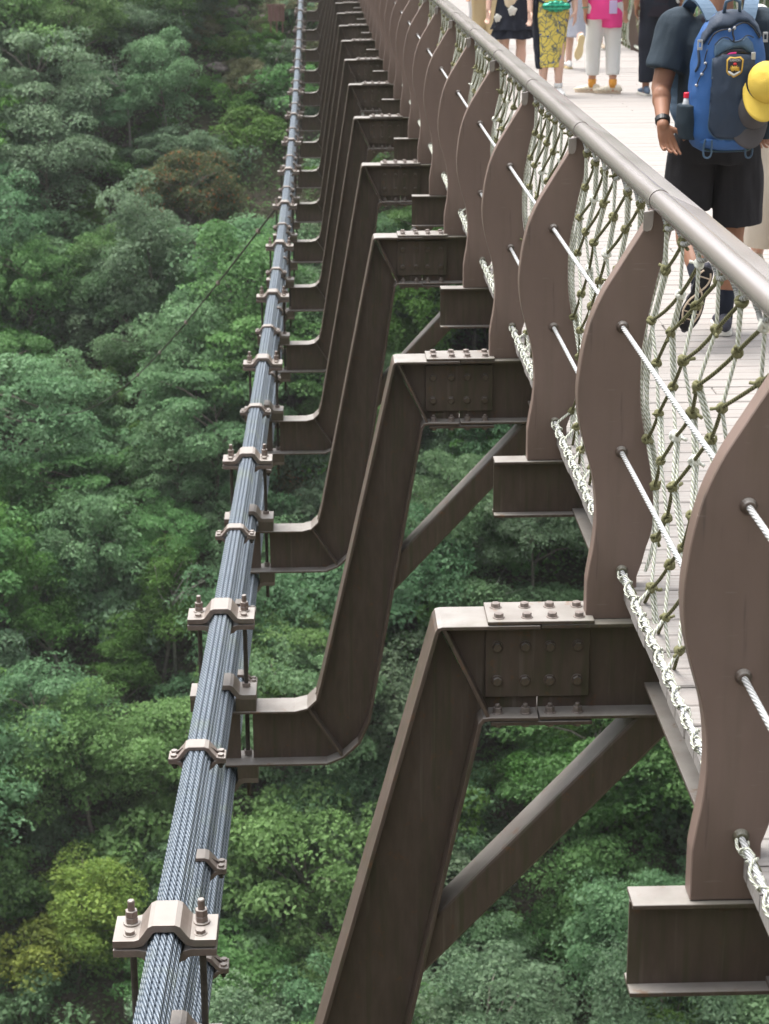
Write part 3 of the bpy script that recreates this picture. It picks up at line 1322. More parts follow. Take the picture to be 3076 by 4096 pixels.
PL = [(plank_mesh(.885, j - .002), plank_mesh(j + .002, 4.09)) for j in JO]
y = 4.0
rest = MB()
cnt = 0
while y < fy(NMAX) + .5:
    z = .098 + random.uniform(-.0012, .0012)
    if cnt < 290:
        a, b = PL[random.randrange(5)]
        for m in (a, b):
            o = link('plank', m, None, walk, (random.uniform(-.003, .003), y, z + random.uniform(-.0008, .0008)))
            o.rotation_euler = (random.uniform(-.006, .006), 0, random.uniform(-.0006, .0006))
            cnt += 1
    else:
        rest.box(.885, 4.09, y - PIT / 2 + .0035, y + PIT / 2 - .0035, z - .042, z)
    y += PIT
yy = 4.0 - PIT
while yy > -1:
    rest.box(.885, 4.09, yy - PIT / 2 + .0035, yy + PIT / 2 - .0035, .056, .098)
    yy -= PIT
o = rest.build('far_planks', 'plank', walk)
o['kind'] = 'stuff'
# joists and stringers under the planks
for (x, w, lab) in ((1.00, .048, 'weathered olive grey steel stringer under the near edge of the walkway'),
                    (2.49, .05, 'steel stringer under the middle of the walkway'),
                    (3.98, .048, 'steel stringer under the far edge of the walkway')):
    t = thing('stringer_beam', lab, 'steel beam', (x, 0, 0))
    a = MB()
    a.box(-w, w, -.045, S * 2 - .20, -.211, -.2)
    m1 = a.mesh('top_flange', .001)
    a = MB()
    a.box(-.005, .005, -.045, S * 2 - .20, -.262, -.211)
    m2 = a.mesh('web')
    a = MB()
    a.box(-w * .35, w, -.045, S * 2 - .20, -.273, -.262)
    m3 = a.mesh('bottom_flange', .001)
    for k, m in (('top_flange', m1), ('web', m2), ('bottom_flange', m3)):
        m.materials.append(M['brown'])
        for n in range(0, NMAX, 2):
            link(k, m, None, t, (0, fy(n) + .16, 0))
for x in (1.25, 1.9, 3.1, 3.75):
    a = MB()
    a.box(x - .04, x + .04, -1, fy(NMAX), .003, .054)
    o = a.build('joist', 'dark_steel')
    tag(o, 'dark steel joist hidden under the planks of the walkway', 'joist', 'joists under the walkway')

# ------------------------------------------------------------------ main cables
NS = np.arange(-1, NMAX + 1.01, .5)
offs = []
dd = .0214
for row, cnt_ in ((-2, 3), (-1, 4), (0, 5), (1, 4), (2, 3)):
    for i in range(cnt_):
        offs.append(((i - (cnt_ - 1) / 2) * dd, row * dd * .866))
for which, word in (('T', 'top'), ('M', 'middle'), ('B', 'lowest')):
    t = thing('cable_bundle', '%s of three blue grey bundles of twisted steel strands running up the photo' % word, 'main cable', (0, 0, 0), 0, 'main cable bundles')
    P0 = np.array([cable_pos(n, which) for n in NS])
    for dx, dz_ in offs:
        pts = P0 + np.array([dx, 0, dz_])
        me = uv_tube_mesh('strand', [pts], .01075, 10, 'strand')
        link('strand', me, None, t)


# ------------------------------------------------------------------ clamps
def clamp_plate(half, hy, t, arch_h, arch_w, base):
    """pressed saddle plate: flat wings and an arch over the strands, as an XZ profile pushed along Y"""
    n = 8
    top = [(-half, base)]
    aw = arch_w + .006
    prof = [(-aw - .030, 0), (-aw - .016, .004), (-aw - .006, .016), (-aw + .004, arch_h * .58), (-aw + .014, arch_h * .86), (-aw + .030, arch_h),
            (aw - .030, arch_h), (aw - .014, arch_h * .86), (aw - .004, arch_h * .58), (aw + .006, .016), (aw + .016, .004), (aw + .030, 0)]
    path = [(-half, base)] + [(x, base + z) for x, z in prof] + [(half, base)]
    mb = MB()
    mb.ribbon(path, -t, -hy, hy)
    return mb


def big_clamp_meshes():
    a = clamp_plate(.161, .082, .025, .052, .058, .030)
    up = a.mesh('u', .0025, 2)
    a = clamp_plate(.161, .082, .025, .030, .050, .030)
    lo = a.mesh('l', .0025, 2)
    lo.transform(Matrix.Scale(-1, 4, (0, 0, 1)))
    lo.transform(Matrix.Translation((0, 0, .003)))
    lo.flip_normals()
    return up, lo


UP, LO = big_clamp_meshes()
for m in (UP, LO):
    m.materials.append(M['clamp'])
a = MB(); a.box(-.050, .050, -.081, .081, -.066, .004)
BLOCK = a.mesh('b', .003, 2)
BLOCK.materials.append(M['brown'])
a = MB()
for z in (0, .0235):
    a.cyl((0, 0, z), (0, 0, z + .022), .0205, n=6)
a.cyl((0, 0, -.002), (0, 0, .004), .027, n=16)
a.cyl((0, 0, .03), (0, 0, .078), .0115, n=12)
a.cyl((0, 0, .078), (0, 0, .081), .0115, .009, n=12)
NUTS = a.mesh('n', .0012)
NUTS.materials.append(M['clamp'])


def small_clamp():
    r = []
    a = clamp_plate(.112, .040, .016, .048, .054, .018)
    m = a.mesh('s', .002, 1)
    r.append(('upper_plate', m))
    a = MB()
    for s in (-1, 1):
        for w in (-.026, .012):
            a.prism([(s * .098, .018), (s * .05, .018), (s * .05, .052)][::(1 if s < 0 else -1)], -.003, .003)
    r.append(('gusset', a.mesh('g')))
    a = clamp_plate(.112, .040, .016, .040, .052, .018)
    m = a.mesh('s', .002, 1)
    m.transform(Matrix.Scale(-1, 4, (0, 0, 1)))
    m.flip_normals()
    m.transform(Matrix.Translation((0, 0, .012)))
    r.append(('lower_plate', m))
    for k, m in r:
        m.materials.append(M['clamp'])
    a = MB()
    a.cyl((0, 0, -.028), (0, 0, -.010), .0155, n=6)
    a.cyl((0, 0, -.040), (0, 0, -.028), .009, n=8)
    m = a.mesh('under_nut', .001)
    m.materials.append(M['dark_steel'])
    r.append(('nut', m))
    return r


SC = small_clamp()


def clamp_label(kind, which, n):
    bund = {'T': 'top', 'M': 'middle', 'B': 'lowest'}[which]
    if kind == 'big' and which == 'T':
        i = n // 2 - 1
        nm = 'large arched clamp with hanger rods'
    elif kind == 'big':
        i = n // 2 - 1
        nm = 'large clamp on a rib foot' if which == 'M' else 'large clamp under a rib foot'
    else:
        i = n // 2 - 1
        nm = 'small bolted steel clamp'
    if n < 2:
        return '%s on the %s cable bundle, below the photo' % (nm, bund), i
    if i < 10:
        return '%s on the %s cable bundle, %s from the bottom' % (nm, bund, ORD[i]), i
    return '%s on the %s cable bundle, far stretch near the top' % (nm, bund), i


proto = {}
for n in range(0, NMAX - 1):
    for which in 'TMB':
        if n % 2 == 0:
            x, y, z = cable_pos(n, which)
            y += .012
            lab, i = clamp_label('big', which, n)
            key = ('big', which)
            L = low(n)[1]
            if key not in proto:
                t = thing('cable_clamp', lab, 'clamp', (x, y, z), 0, 'large clamps on the %s cable bundle' % {'T': 'top', 'M': 'middle', 'B': 'lowest'}[which])
                if which == 'T':
                    link('upper_plate', UP, None, t)
                    link('lower_plate', LO, None, t)
                    for s in (-1, 1):
                        link('nut_stack', NUTS, None, t, (s * .110, .030, .032))
                        link('bolt', BOLT_C, None, t, (s * .110, -.040, .030))
                        a = MB()
                        a.cyl((s * .110, .030, -.95), (s * .110, .030, .04), .0112, n=12)
                        a.build('hanger_rod', 'dark_steel', t, smooth=False)
                elif which == 'M':
                    link('upper_plate', UP, None, t, (0, 0, 0))
                    for s in (-1, 1):
                        link('block', BLOCK, None, t, (s * .110, 0, .0085))
                    for s in (-1, 1):
                        a = MB()
                        a.cyl((s * .110, .030, .031), (s * .110, .030, .050), .021, n=6)
                        a.build('nut', 'bolt_steel', t)
                else:
                    for s in (-1, 1):
                        link('block', BLOCK, None, t, (s * .110, 0, -.0085)).scale = (1, 1, -1)
                    b = link('lower_plate', UP, None, t)
                    b.scale = (1, 1, -1)
                    for s in (-1, 1):
                        a = MB()
                        a.cyl((s * .110, .030, -.055), (s * .110, .030, -.031), .021, n=6)
                        a.cyl((s * .110, .030, -.085), (s * .110, .030, -.050), .0112, n=10)
                        a.build('nut', 'dark_steel', t)
                        a = MB()
                        a.cyl((s * .110, .030, .075), (s * .110, .030, .100), .020, n=6)
                        a.build('nut', 'bolt_steel', t)
                proto[key] = t
            else:
                c = copy_tree(proto[key])
                c.location = (x, y, z)
                c['label'] = lab
        else:
            d = {'T': -.14 if n > 1 else -.19, 'M': -.33, 'B': -.38}[which]
            x, y, z = cable_pos(n + d / S, which)
            lab, i = clamp_label('small', which, n)
            key = ('small', which)
            if key not in proto:
                t = thing('cable_clamp', lab, 'clamp', (x, y, z), 0, 'small clamps on the %s cable bundle' % {'T': 'top', 'M': 'middle', 'B': 'lowest'}[which])
                for k, m in SC:
                    if k == 'nut':
                        for s in (-1, 1):
                            link(k, m, None, t, (s * .090, .0, 0))
                    else:
                        link(k, m, None, t)
                for s in (-1, 1):
                    for yy_ in (-.022, .020):
                        link('bolt', BOLT_C, None, t, (s * .092, yy_, .017)).scale = (.82, .82, .8)
                proto[key] = t
            else:
                c = copy_tree(proto[key])
                c.location = (x, y, z)
                c['label'] = lab

exec_foliage = True
# ------------------------------------------------------------------ hillside


def ground_z(x, y):
    if y > 84:
        z = -2.6 + (y - 84) * .80
    elif y > 38:
        z = -2.6 - (84 - y) * .86
    elif y > 0:
        z = -2.6 - 46 * .86 + (38 - y) * -.02
    else:
        z = -42.9 + (-y) * 1.25
    z += 1.1 * noise.noise(Vector((x * .12, y * .12, 0))) * 2 + .5 * noise.noise(Vector((x * .4, y * .4, 3)))
    z += max(0., abs(x - 2) - 26) * .45
    z = min(z, 30 + 1.5 * math.sin(x * .1) + 1.5 * math.cos(y * .13))
    return z


def build_ground():
    xs = np.linspace(-120, 120, 121)
    ys = np.concatenate([np.linspace(-110, 36, 30), np.linspace(38, 96, 88), np.linspace(99, 190, 22)])
    V = [(x, y, ground_z(x, y)) for y in ys for x in xs]
    nx = len(xs)
    F = [(j * nx + i, j * nx + i + 1, (j + 1) * nx + i + 1, (j + 1) * nx + i) for j in range(len(ys) - 1) for i in range(nx - 1)]
    me = quad_mesh('hillside', np.array(V), np.array(F))
    me.polygons.foreach_set('use_smooth', np.ones(len(F), bool))
    o = link('hillside', me, 'soil')
    o['kind'] = 'structure'


build_ground()


def leaf_mesh(name, centres, normals, size, tone, mat, aspect=.5):
    """leaves: a folded rhomb of two faces each"""
    n = len(centres)
    nrm = normals / (np.linalg.norm(normals, axis=1)[:, None] + 1e-9)
    r = RNG.normal(size=(n, 3))
    t = r - nrm * (r * nrm).sum(1)[:, None]
    t /= np.linalg.norm(t, axis=1)[:, None] + 1e-9
    b = np.cross(nrm, t)
    L = size[:, None]
    p0 = centres - t * L * .5
    p2 = centres + t * L * .5 - nrm * L * .12
    p1 = centres + b * L * aspect * .5 + nrm * L * .06 - t * L * .06
    p3 = centres - b * L * aspect * .5 + nrm * L * .06 - t * L * .06
    V = np.stack([p0, p1, p2, p3], 1).reshape(-1, 3)
    F = np.arange(n * 4).reshape(-1, 4)
    me = quad_mesh(name, V, F)
    at = me.attributes.new('tone', 'FLOAT', 'FACE')
    at.data.foreach_set('value', tone.astype(np.float32))
    me.materials.append(M[mat])
    return me


def crown_mesh(kind, seed):
    g = np.random.default_rng(seed)
    R = {'round': 2.3, 'tall': 1.9, 'layered': 2.6, 'shrub': 1.15, 'pine': 1.5}[kind]
    hgt = {'round': 3.4, 'tall': 4.6, 'layered': 3.6, 'shrub': 1.5, 'pine': 4.2}[kind]
    base = {'round': 1.5, 'tall': 1.3, 'layered': 1.8, 'shrub': .15, 'pine': 1.2}[kind]
    nc = {'round': 64, 'tall': 68, 'layered': 70, 'shrub': 24, 'pine': 60}[kind]
    C = []
    while len(C) < nc:
        u = g.uniform(-1, 1, 3)
        rr = np.linalg.norm(u)
        if rr > 1 or rr < .38:
            continue
        if u[2] < -.55:
            continue
        if kind == 'pine':
            z01 = (u[2] + 1) / 2
            if math.hypot(u[0], u[1]) > 1.05 - z01 * .9:
                continue
        C.append(u)
    C = np.array(C)
    lump = 1 + .22 * np.sin(C[:, 0] * 3.1 + seed) * np.cos(C[:, 1] * 2.7 + seed * 1.7)
    cen = C * np.array([R, R, hgt / 2]) * lump[:, None]
    if kind == 'layered':
        cen[:, 2] = np.round(cen[:, 2] / .7) * .7 + g.normal(0, .17, nc)
    cen[:, 2] += base + hgt / 2
    pts, nr, tn, sz = [], [], [], []
    for i in range(nc):
        cr = g.uniform(.42, .78) * (.62 if kind == 'shrub' else 1.) * (.8 if kind == 'pine' else 1.)
        m = int(g.integers(150, 235) * (.8 if kind == 'shrub' else 1.15))
        d = g.normal(size=(m, 3))
        d /= np.linalg.norm(d, axis=1)[:, None]
        d[:, 2] = np.abs(d[:, 2]) * np.where(g.random(m) < .82, 1, -1)
        rad = cr * g.uniform(.55, 1.08, m) ** .6
        flat = .46 if kind == 'layered' else .72
        p = cen[i] + d * rad[:, None] * np.array([1, 1, flat])
        # ragged: twigs poke out in a few directions
        tw = g.normal(size=(5, 3))
        tw /= np.linalg.norm(tw, axis=1)[:, None]
        tw[:, 2] = np.abs(tw[:, 2]) * .5
        dots = d @ tw.T
        boost = np.clip((dots.max(1) - .86) / .14, 0, 1)
        p += d * (boost * cr * .55)[:, None] * np.array([1, 1, .7])
        up = np.array([0, 0, 1.])
        nn = d * np.array([.7, .7, .5]) + up * g.uniform(.2, 1.2, m)[:, None] + g.normal(0, .55, (m, 3))
        pts.append(p)
        nr.append(nn)
        tone = np.clip(g.normal(.42, .22, m) + g.normal(0, .16), 0, 1)
        tn.append(tone)
        sz.append(np.clip(g.lognormal(-2.12, .30, m), .07, .26) * g.uniform(.8, 1.2) * (.85 if kind == 'shrub' else 1))
    return np.concatenate(pts), np.concatenate(nr), np.concatenate(tn), np.concatenate(sz), cen


def trunk_mesh(kind, cen, seed):
    g = random.Random(seed)
    mb = MB()
    top = max(c[2] for c in cen)
    zt = top * .78
    bend = [(0, 0)]
    pts = []
    for i in range(6):
        t = i / 5
        pts.append((g.uniform(-.12, .12) * t * 2, g.uniform(-.12, .12) * t * 2, -.6 + (zt + .6) * t))
    r = .10 if kind != 'shrub' else .03
    mb.tube(pts, [r * (1 - .75 * i / 5) for i in range(6)], 8)
    idx = list(range(len(cen)))
    g.shuffle(idx)
    for i in idx[:(16 if kind != 'shrub' else 7)]:
        c = Vector(cen[i])
        z0 = min(max(.2, c.z - g.uniform(.6, 1.2)), zt * .95)
        f = (z0 + .6) / (zt + .6) * 5
        k = min(int(f), 4)
        a = Vector(pts[k]).lerp(Vector(pts[k + 1]), f - k)
        mid = a.lerp(c, .5) + Vector((g.uniform(-.1, .1), g.uniform(-.1, .1), g.uniform(.0, .2)))
        mb.tube([a, mid, c], [r * .42, r * .28, r * .1], 5)
    me = mb.mesh('trunk')
    me.polygons.foreach_set('use_smooth', [True] * len(me.polygons))
    return me


KINDS = []
for kind, num in (('round', 4), ('tall', 3), ('layered', 4), ('pine', 2), ('shrub', 3)):
    for q in range(num):
        sd = len(KINDS) * 13 + 5
        pts, nr, tn, sz, cen = crown_mesh(kind, sd)
        KINDS.append((kind, pts, nr, tn, sz, trunk_mesh(kind, cen, sd)))
_crowns = {}


def crown_for(ki, mat):
    key = (ki, mat == 'leaf_rust')
    if key not in _crowns:
        kind, pts, nr, tn, sz, tr = KINDS[ki]
        if mat == 'leaf_rust':
            tn = np.where(RNG.random(len(tn)) < .07, .9 + .1 * tn, tn * .10)
        asp = .28 if kind == 'pine' else .55
        _crowns[key] = leaf_mesh('crown', pts, nr, sz, tn, mat, asp)
    return _crowns[key]


TB = KINDS[0][5].copy()
for k in KINDS:
    k[5].materials.append(M['bark'])


def place_words(x, y, z):
    u, v = proj(x, y, z)
    inside = -.03 < u < 1.03 and -.03 < v < 1.03
    tens = ['at the very top', 'one tenth down', 'two tenths down', 'three tenths down', 'four tenths down', 'half way down', 'six tenths down',
            'seven tenths down', 'eight tenths down', 'nine tenths down', 'at the very bottom']
    vert = tens[max(0, min(10, int(round(v * 10))))]
    hor = ('by the left edge' if u < .09 else 'well left of the cables' if u < .18 else 'left of the cables' if u < .27 else 'beside the cables' if u < .36 else
           'between cables and ribs' if u < .46 else 'among the ribs' if u < .58 else 'under the walkway edge')
    return inside, '%s, %s' % (vert, hor)


LOOK = {'leaf_green': 'mid green', 'leaf_blue': 'cool bluish green', 'leaf_fresh': 'bright fresh green', 'leaf_sage': 'pale sage green',
        'leaf_yellow': 'yellow green', 'leaf_rust': 'green and rust orange', 'leaf_dry': 'dry brownish'}
FORM = {'round': 'rounded bushy tree', 'tall': 'tall leafy tree', 'layered': 'spreading layered tree', 'pine': 'pointed feathery tree', 'shrub': 'low leafy shrub'}


seen_labels = set()


def label_for(ki, mat, x, y, sc_):
    kind = KINDS[ki][0]
    z = ground_z(x, y)
    inside, words = place_words(x, y, z + (.7 if kind == 'shrub' else 2.5 * sc_))
    if not inside:
        words = 'on the slope outside the view'
    if kind == 'shrub':
        return '%s %s %s %s' % ('large' if sc_ > 1.2 else 'small' if sc_ < .9 else 'middling', LOOK[mat], FORM[kind], words)
    return '%s %s %s %s' % ('large' if sc_ > .95 else 'small' if sc_ < .78 else 'middling', LOOK[mat], FORM[kind], words)


def plant(ki, mat, x, y, sc_, label=None, bark=None):
    kind = KINDS[ki][0]
    z = ground_z(x, y)
    lab = label_for(ki, mat, x, y, sc_)
    grp = ('shrubs' if kind == 'shrub' else 'trees') + ' on the wooded slope below the bridge'
    t = thing('shrub' if kind == 'shrub' else 'tree', label or lab, 'shrub' if kind == 'shrub' else 'tree', (x, y, z), random.uniform(0, 6.28), None if label else grp)
    t.scale = (sc_ * random.uniform(.85, 1.15), sc_ * random.uniform(.85, 1.15), sc_ * random.uniform(.85, 1.25))
    t.rotation_euler = (random.uniform(-.16, .16), random.uniform(-.16, .16), random.uniform(0, 6.28))
    c = link('crown', crown_for(ki, mat), None, t)
    c.material_slots[0].link = 'OBJECT'
    c.material_slots[0].material = M[mat]
    link('trunk', KINDS[ki][5], None, t)
    return t


T_IDX = [i for i, k in enumerate(KINDS) if k[0] in ('round', 'tall', 'layered')]
P_IDX = [i for i, k in enumerate(KINDS) if k[0] == 'pine']
S_IDX = [i for i, k in enumerate(KINDS) if k[0] == 'shrub']


def at_px(fx, fy_, lift):
    """place on the slope seen near a given spot of the picture (marching a sight line)"""
    x = (fx - 1538) / 8000
    y = (fy_ - 2048) / 8000
    b = math.cos(PITCH) - y * math.sin(PITCH)
    dz = -math.sin(PITCH) - y * math.cos(PITCH)
    dx = x * math.cos(YAW) + b * math.sin(YAW)
    dy = -x * math.sin(YAW) + b * math.cos(YAW)
    t = 30.
    while t < 140:
        X, Y, Z = dx * t, dy * t, H + dz * t
        if Z < ground_z(X, Y) + lift:
            return X, Y
        t += .25
    return dx * 80, dy * 80


SPECIAL = [(290, 3740, 'leaf_yellow', 'tall', .78, 'yellow green tree with bright leaf tips at the lower left of the photo'),
           (150, 3850, 'leaf_yellow', 'shrub', 1.3, 'yellow green shrub at the lower left corner of the photo'),
           (690, 680, 'leaf_sage', 'round', .72, 'pale sage rounded tree in the upper left, left of the cables'),
           (870, 720, 'leaf_sage', 'shrub', 1.3, 'pale sage shrub beside the sage tree, left of the cables'),
           (380, 860, 'leaf_fresh', 'pine', .50, 'small bright green pointed tree in the upper left half'),
           (800, 900, 'leaf_rust', 'round', .75, 'green tree flecked with orange leaves, left of the cables'),
           (1215, 1960, 'leaf_rust', 'shrub', .9, 'shrub with orange twigs seen between cable and rib'),
           (250, 2560, 'leaf_fresh', 'pine', .9, 'feathery bright green pine at mid height by the left edge'),
           (650, 2500, 'leaf_fresh', 'pine', .85, 'feathery bright green pine left of the cables at mid height'),
           (480, 2750, 'leaf_fresh', 'pine', .8, 'feathery bright green pine with bare brown twigs below mid height'),
           (1000, 560, 'leaf_fresh', 'shrub', 1.3, 'bright green ferny shrub near the cables in the upper part'),
           (1900, 3900, 'leaf_blue', 'layered', .7, 'pale green tree under the nearest brace'),
           (2250, 3300, 'leaf_fresh', 'layered', .8, 'light green drooping tree between the brace and the widest post')]
used = []
for fx, fy_, mat, kind, s_, lab in SPECIAL:
    x, y = at_px(fx, fy_, 2.4 * s_ if kind != 'shrub' else .8)
    idx = [i for i, k in enumerate(KINDS) if k[0] == kind]
    plant(idx[len(used) % len(idx)], mat, x, y, s_, lab)
    used.append((x, y))
    if mat in ('leaf_yellow', 'leaf_sage', 'leaf_rust') and kind != 'shrub':
        used.append((x, y - 1.9))


def rocky(x, y):
    u, v = proj(x, y, ground_z(x, y) + .5)
    return .24 < u < .42 and v < .13


yy = 40.
row = 0
while yy < 112:
    step = 2.0 if yy < 90 else 4.5
    xx = -17. - (yy - 40) * .10 + (row % 2) * 1.2
    while xx < 19 + (yy - 40) * .05:
        x = xx + random.uniform(-.85, .85)
        y = yy + random.uniform(-.8, .8)
        if min([1e9] + [(x - a) ** 2 * 1.1 + (y - b) ** 2 * (.55 if y < b else 1.3) for a, b in used]) < 3.4:
            xx += 2.5
            continue
        if rocky(x, y) or random.random() < .03 or (y > 74 and -1.2 < x < 6.5):
            xx += 2.6
            continue
        r = random.random()
        mat = 'leaf_green' if r < .40 else 'leaf_blue' if r < .74 else 'leaf_fresh' if r < .84 else 'leaf_sage'
        ki = random.choice(T_IDX)
        sz_ = random.uniform(.62, 1.12)
        for attempt in range(24):       # a look of its own wherever two trees stand in the same spot of the picture
            if label_for(ki, mat, x, y, sz_) not in seen_labels:
                break
            ki = random.choice(T_IDX)
            sz_ = random.uniform(.62, 1.12)
            if attempt > 8:
                mat = random.choice(['leaf_green', 'leaf_blue', 'leaf_fresh', 'leaf_sage'])
        seen_labels.add(label_for(ki, mat, x, y, sz_))
        plant(ki, mat, x, y, sz_)
        xx += 2.75
    yy += step
    row += 1
n_shrubs = 0
for q in range(900):
    x = random.uniform(-15, 14)
    y = random.uniform(42, 88)
    if y > 78 and -1.2 < x < 6.5:
        continue
    if not place_words(x, y, ground_z(x, y) + .7)[0] or n_shrubs >= 245:
        continue
    if min((x - a) ** 2 + (y - b) ** 2 for a, b in used) < 1.6:
        continue
    n_shrubs += 1
    mat = random.choice(['leaf_green', 'leaf_blue', 'leaf_fresh', 'leaf_sage'])
    if rocky(x, y):
        mat = random.choice(['leaf_dry', 'leaf_sage', 'leaf_fresh', 'leaf_green'])
    sz_ = random.uniform(.7, 1.5)
    for attempt in range(20):
        if label_for(S_IDX[0], mat, x, y, sz_) not in seen_labels:
            break
        sz_ = random.uniform(.7, 1.5)
        if not rocky(x, y):
            mat = random.choice(['leaf_green', 'leaf_blue', 'leaf_fresh', 'leaf_sage'])
    seen_labels.add(label_for(S_IDX[0], mat, x, y, sz_))
    plant(random.choice(S_IDX), mat, x, y, sz_)
for q in range(46):
    x, y = at_px(random.uniform(760, 1250), random.uniform(-30, 480), .4)
    plant(random.choice(S_IDX), random.choice(['leaf_dry', 'leaf_green', 'leaf_sage', 'leaf_fresh']), x, y, random.uniform(.35, .75))
# ground cover
n = 110000
gx = RNG.uniform(-17, 17, n)
gy = RNG.uniform(40, 90, n)
gz = np.array([ground_z(a, b) for a, b in zip(gx, gy)]) + RNG.uniform(.02, .60, n)
nr = np.stack([RNG.normal(0, .4, n), RNG.normal(-.4, .4, n), np.ones(n)], 1)
me = leaf_mesh('ground_cover', np.stack([gx, gy, gz], 1), nr, RNG.uniform(.10, .24, n), np.clip(RNG.normal(.5, .25, n), 0, 1), 'leaf_green')
o = link('ground_cover', me)
o['kind'] = 'stuff'
o['label'] = 'low leafy ground cover between the trees of the slope'
o['category'] = 'ground cover'
# rocks on the bare patch
for q in range(9):
    x, y = at_px(random.uniform(850, 1180), random.uniform(0, 330), .1)
    bm = bmesh.new()
    bmesh.ops.create_icosphere(bm, subdivisions=3, radius=1)
    for v in bm.verts:
        v.co *= 1 + .35 * noise.noise(v.co * 1.5 + Vector((q * 3, 0, 0)))
        v.co.z *= .6
    me = bpy.data.meshes.new('rock')
    bm.to_mesh(me)
    bm.free()
    o = link('rock', me, 'rock', None, (x, y, ground_z(x, y) + .05))
    s_ = random.uniform(.25, .6)
    o.scale = (s_ * 1.4, s_, s_)
    tag(o, '%s weathered pinkish grey rock %s, on the bare bank' % ('large' if s_ > .48 else 'small' if s_ < .36 else 'middling', place_words(x, y, ground_z(x, y))[1]), 'rock', 'rocks on the bare bank')
# bare grey branches
for k, (fx, fy_, lab) in enumerate(((690, 2330, 'bare grey dead branch among the pines left of the cables'),
                                    (1890, 2330, 'bare pale dead branch in the leaves above the nearest splice plate'),
                                    (520, 300, 'bare pale twig hanging from a tree in the upper left'))):
    x, y = at_px(fx, fy_, 3.4)
    z = ground_z(x, y) + 2.2
    mb = MB()
    g = random.Random(k)
    for j in range(6):
        p = Vector((0, -.6, g.uniform(0, .5)))
        pts = [p]
        d = Vector((g.uniform(-1, 1), g.uniform(-.4, .2), g.uniform(.3, 1))).normalized()
        for s in range(6):
            d = (d + Vector((g.uniform(-.35, .35), g.uniform(-.2, .2), g.uniform(-.3, .3)))).normalized()
            pts.append(pts[-1] + d * .28)
        mb.tube(pts, [.020 - .0027 * i for i in range(7)], 5)
    mb.tube([(0, 0, -2.6), (0, -.3, -1), (0, -.6, .2)], [.07, .05, .035], 6)
    o = mb.build('dead_branch', 'bark_pale', None, (x, y, z), smooth=True)
    tag(o, lab, 'branch')

hz = MB()
hz.box(-124, 124, -114, 194, -52, 42)
o = hz.build('haze', None)
o['kind'] = 'stuff'
hm = bpy.data.materials.new('haze')
hm.use_nodes = True
hm.node_tree.nodes.clear()
ho = hm.node_tree.nodes.new('ShaderNodeOutputMaterial')
hv = hm.node_tree.nodes.new('ShaderNodeVolumePrincipled')
hv.inputs['Color'].default_value = (.93, .95, .94, 1)
hv.inputs['Density'].default_value = .00035
hv.inputs['Anisotropy'].default_value = .2
hm.node_tree.links.new(hv.outputs[0], ho.inputs['Volume'])
o.data.materials.append(hm)
# far bank: abutment, small brown boarded screen, guy cables
a = MB()
a.box(.7, 4.3, fy(NMAX) + .4, fy(NMAX) + 6, -9, .05)
o = a.build('abutment', 'concrete', None, bevel=.03)
tag(o, 'concrete abutment where the walkway meets the far bank', 'abutment')
t = thing('board_screen', 'small dark red brown boarded screen on the bank beside the cables at the top', 'screen', (-1.68, 80.5, -2.72))
t.scale = (.72, .72, .72)
for i in range(6):
    a = MB()
    a.box(-.44 + i * .15, -.44 + i * .15 + .138, -.02, .02, 0, .78)
    a.build('board', 'hut', t)
a = MB(); a.box(-.50, .50, -.05, .03, .79, .90); a.build('top_rail', 'hut', t)
for x in (-.30, .02, .34):
    a = MB(); a.box(x - .03, x + .03, -.06, -.021, -.6, .788); a.build('batten', 'hut', t)


def guy(p, q, lab, blobs):
    t = thing('guy_cable', lab, 'cable', p)
    p = Vector(p)
    q = Vector(q)
    pts = []
    for i in range(24):
        s = i / 23
        v = (q - p) * s
        v.z -= 1.0 * math.sin(s * PI)
        pts.append(v)
    mb = MB()
    mb.tube(pts, .014, 8)
    mb.build('rope', 'dark_steel', t, smooth=True)
    for k in range(blobs):
        v = pts[1 + 2 * k]
        m = MB()
        m.cyl(v + Vector((0, -.04, .02)), v + Vector((0, .04, -.02)), .034, n=8)
        m.build('clip', 'clamp', t)


def far_pt(fx, fy_, lift=0):
    x, y = at_px(fx, fy_, lift)
    return x, y, ground_z(x, y) + lift


cx_, cy_, cz_ = cable_pos(14.6, 'T')
guy((cx_ - .05, cy_, cz_ - .05), far_pt(190, 1660, .6), 'dark guy cable slanting from the main cables down to the left into the trees', 5)
cx_, cy_, cz_ = cable_pos(32.3, 'M')
guy((cx_ - .05, cy_, cz_), far_pt(960, 320, .4), 'thin dark guy cable slanting down left near the top of the photo', 4)
# ------------------------------------------------------------------ people
DECK = .0985


def chain(mb, pts, rads, n=14, flat=False):
    for i in range(len(pts) - 1):
        mb.cyl(pts[i], pts[i + 1], rads[i], rads[i + 1], n)
    for i, (p, r) in enumerate(zip(pts, rads)):
        if flat and i in (0, len(pts) - 1):
            continue
        mb.ball(p, r * .995, 14, 8)


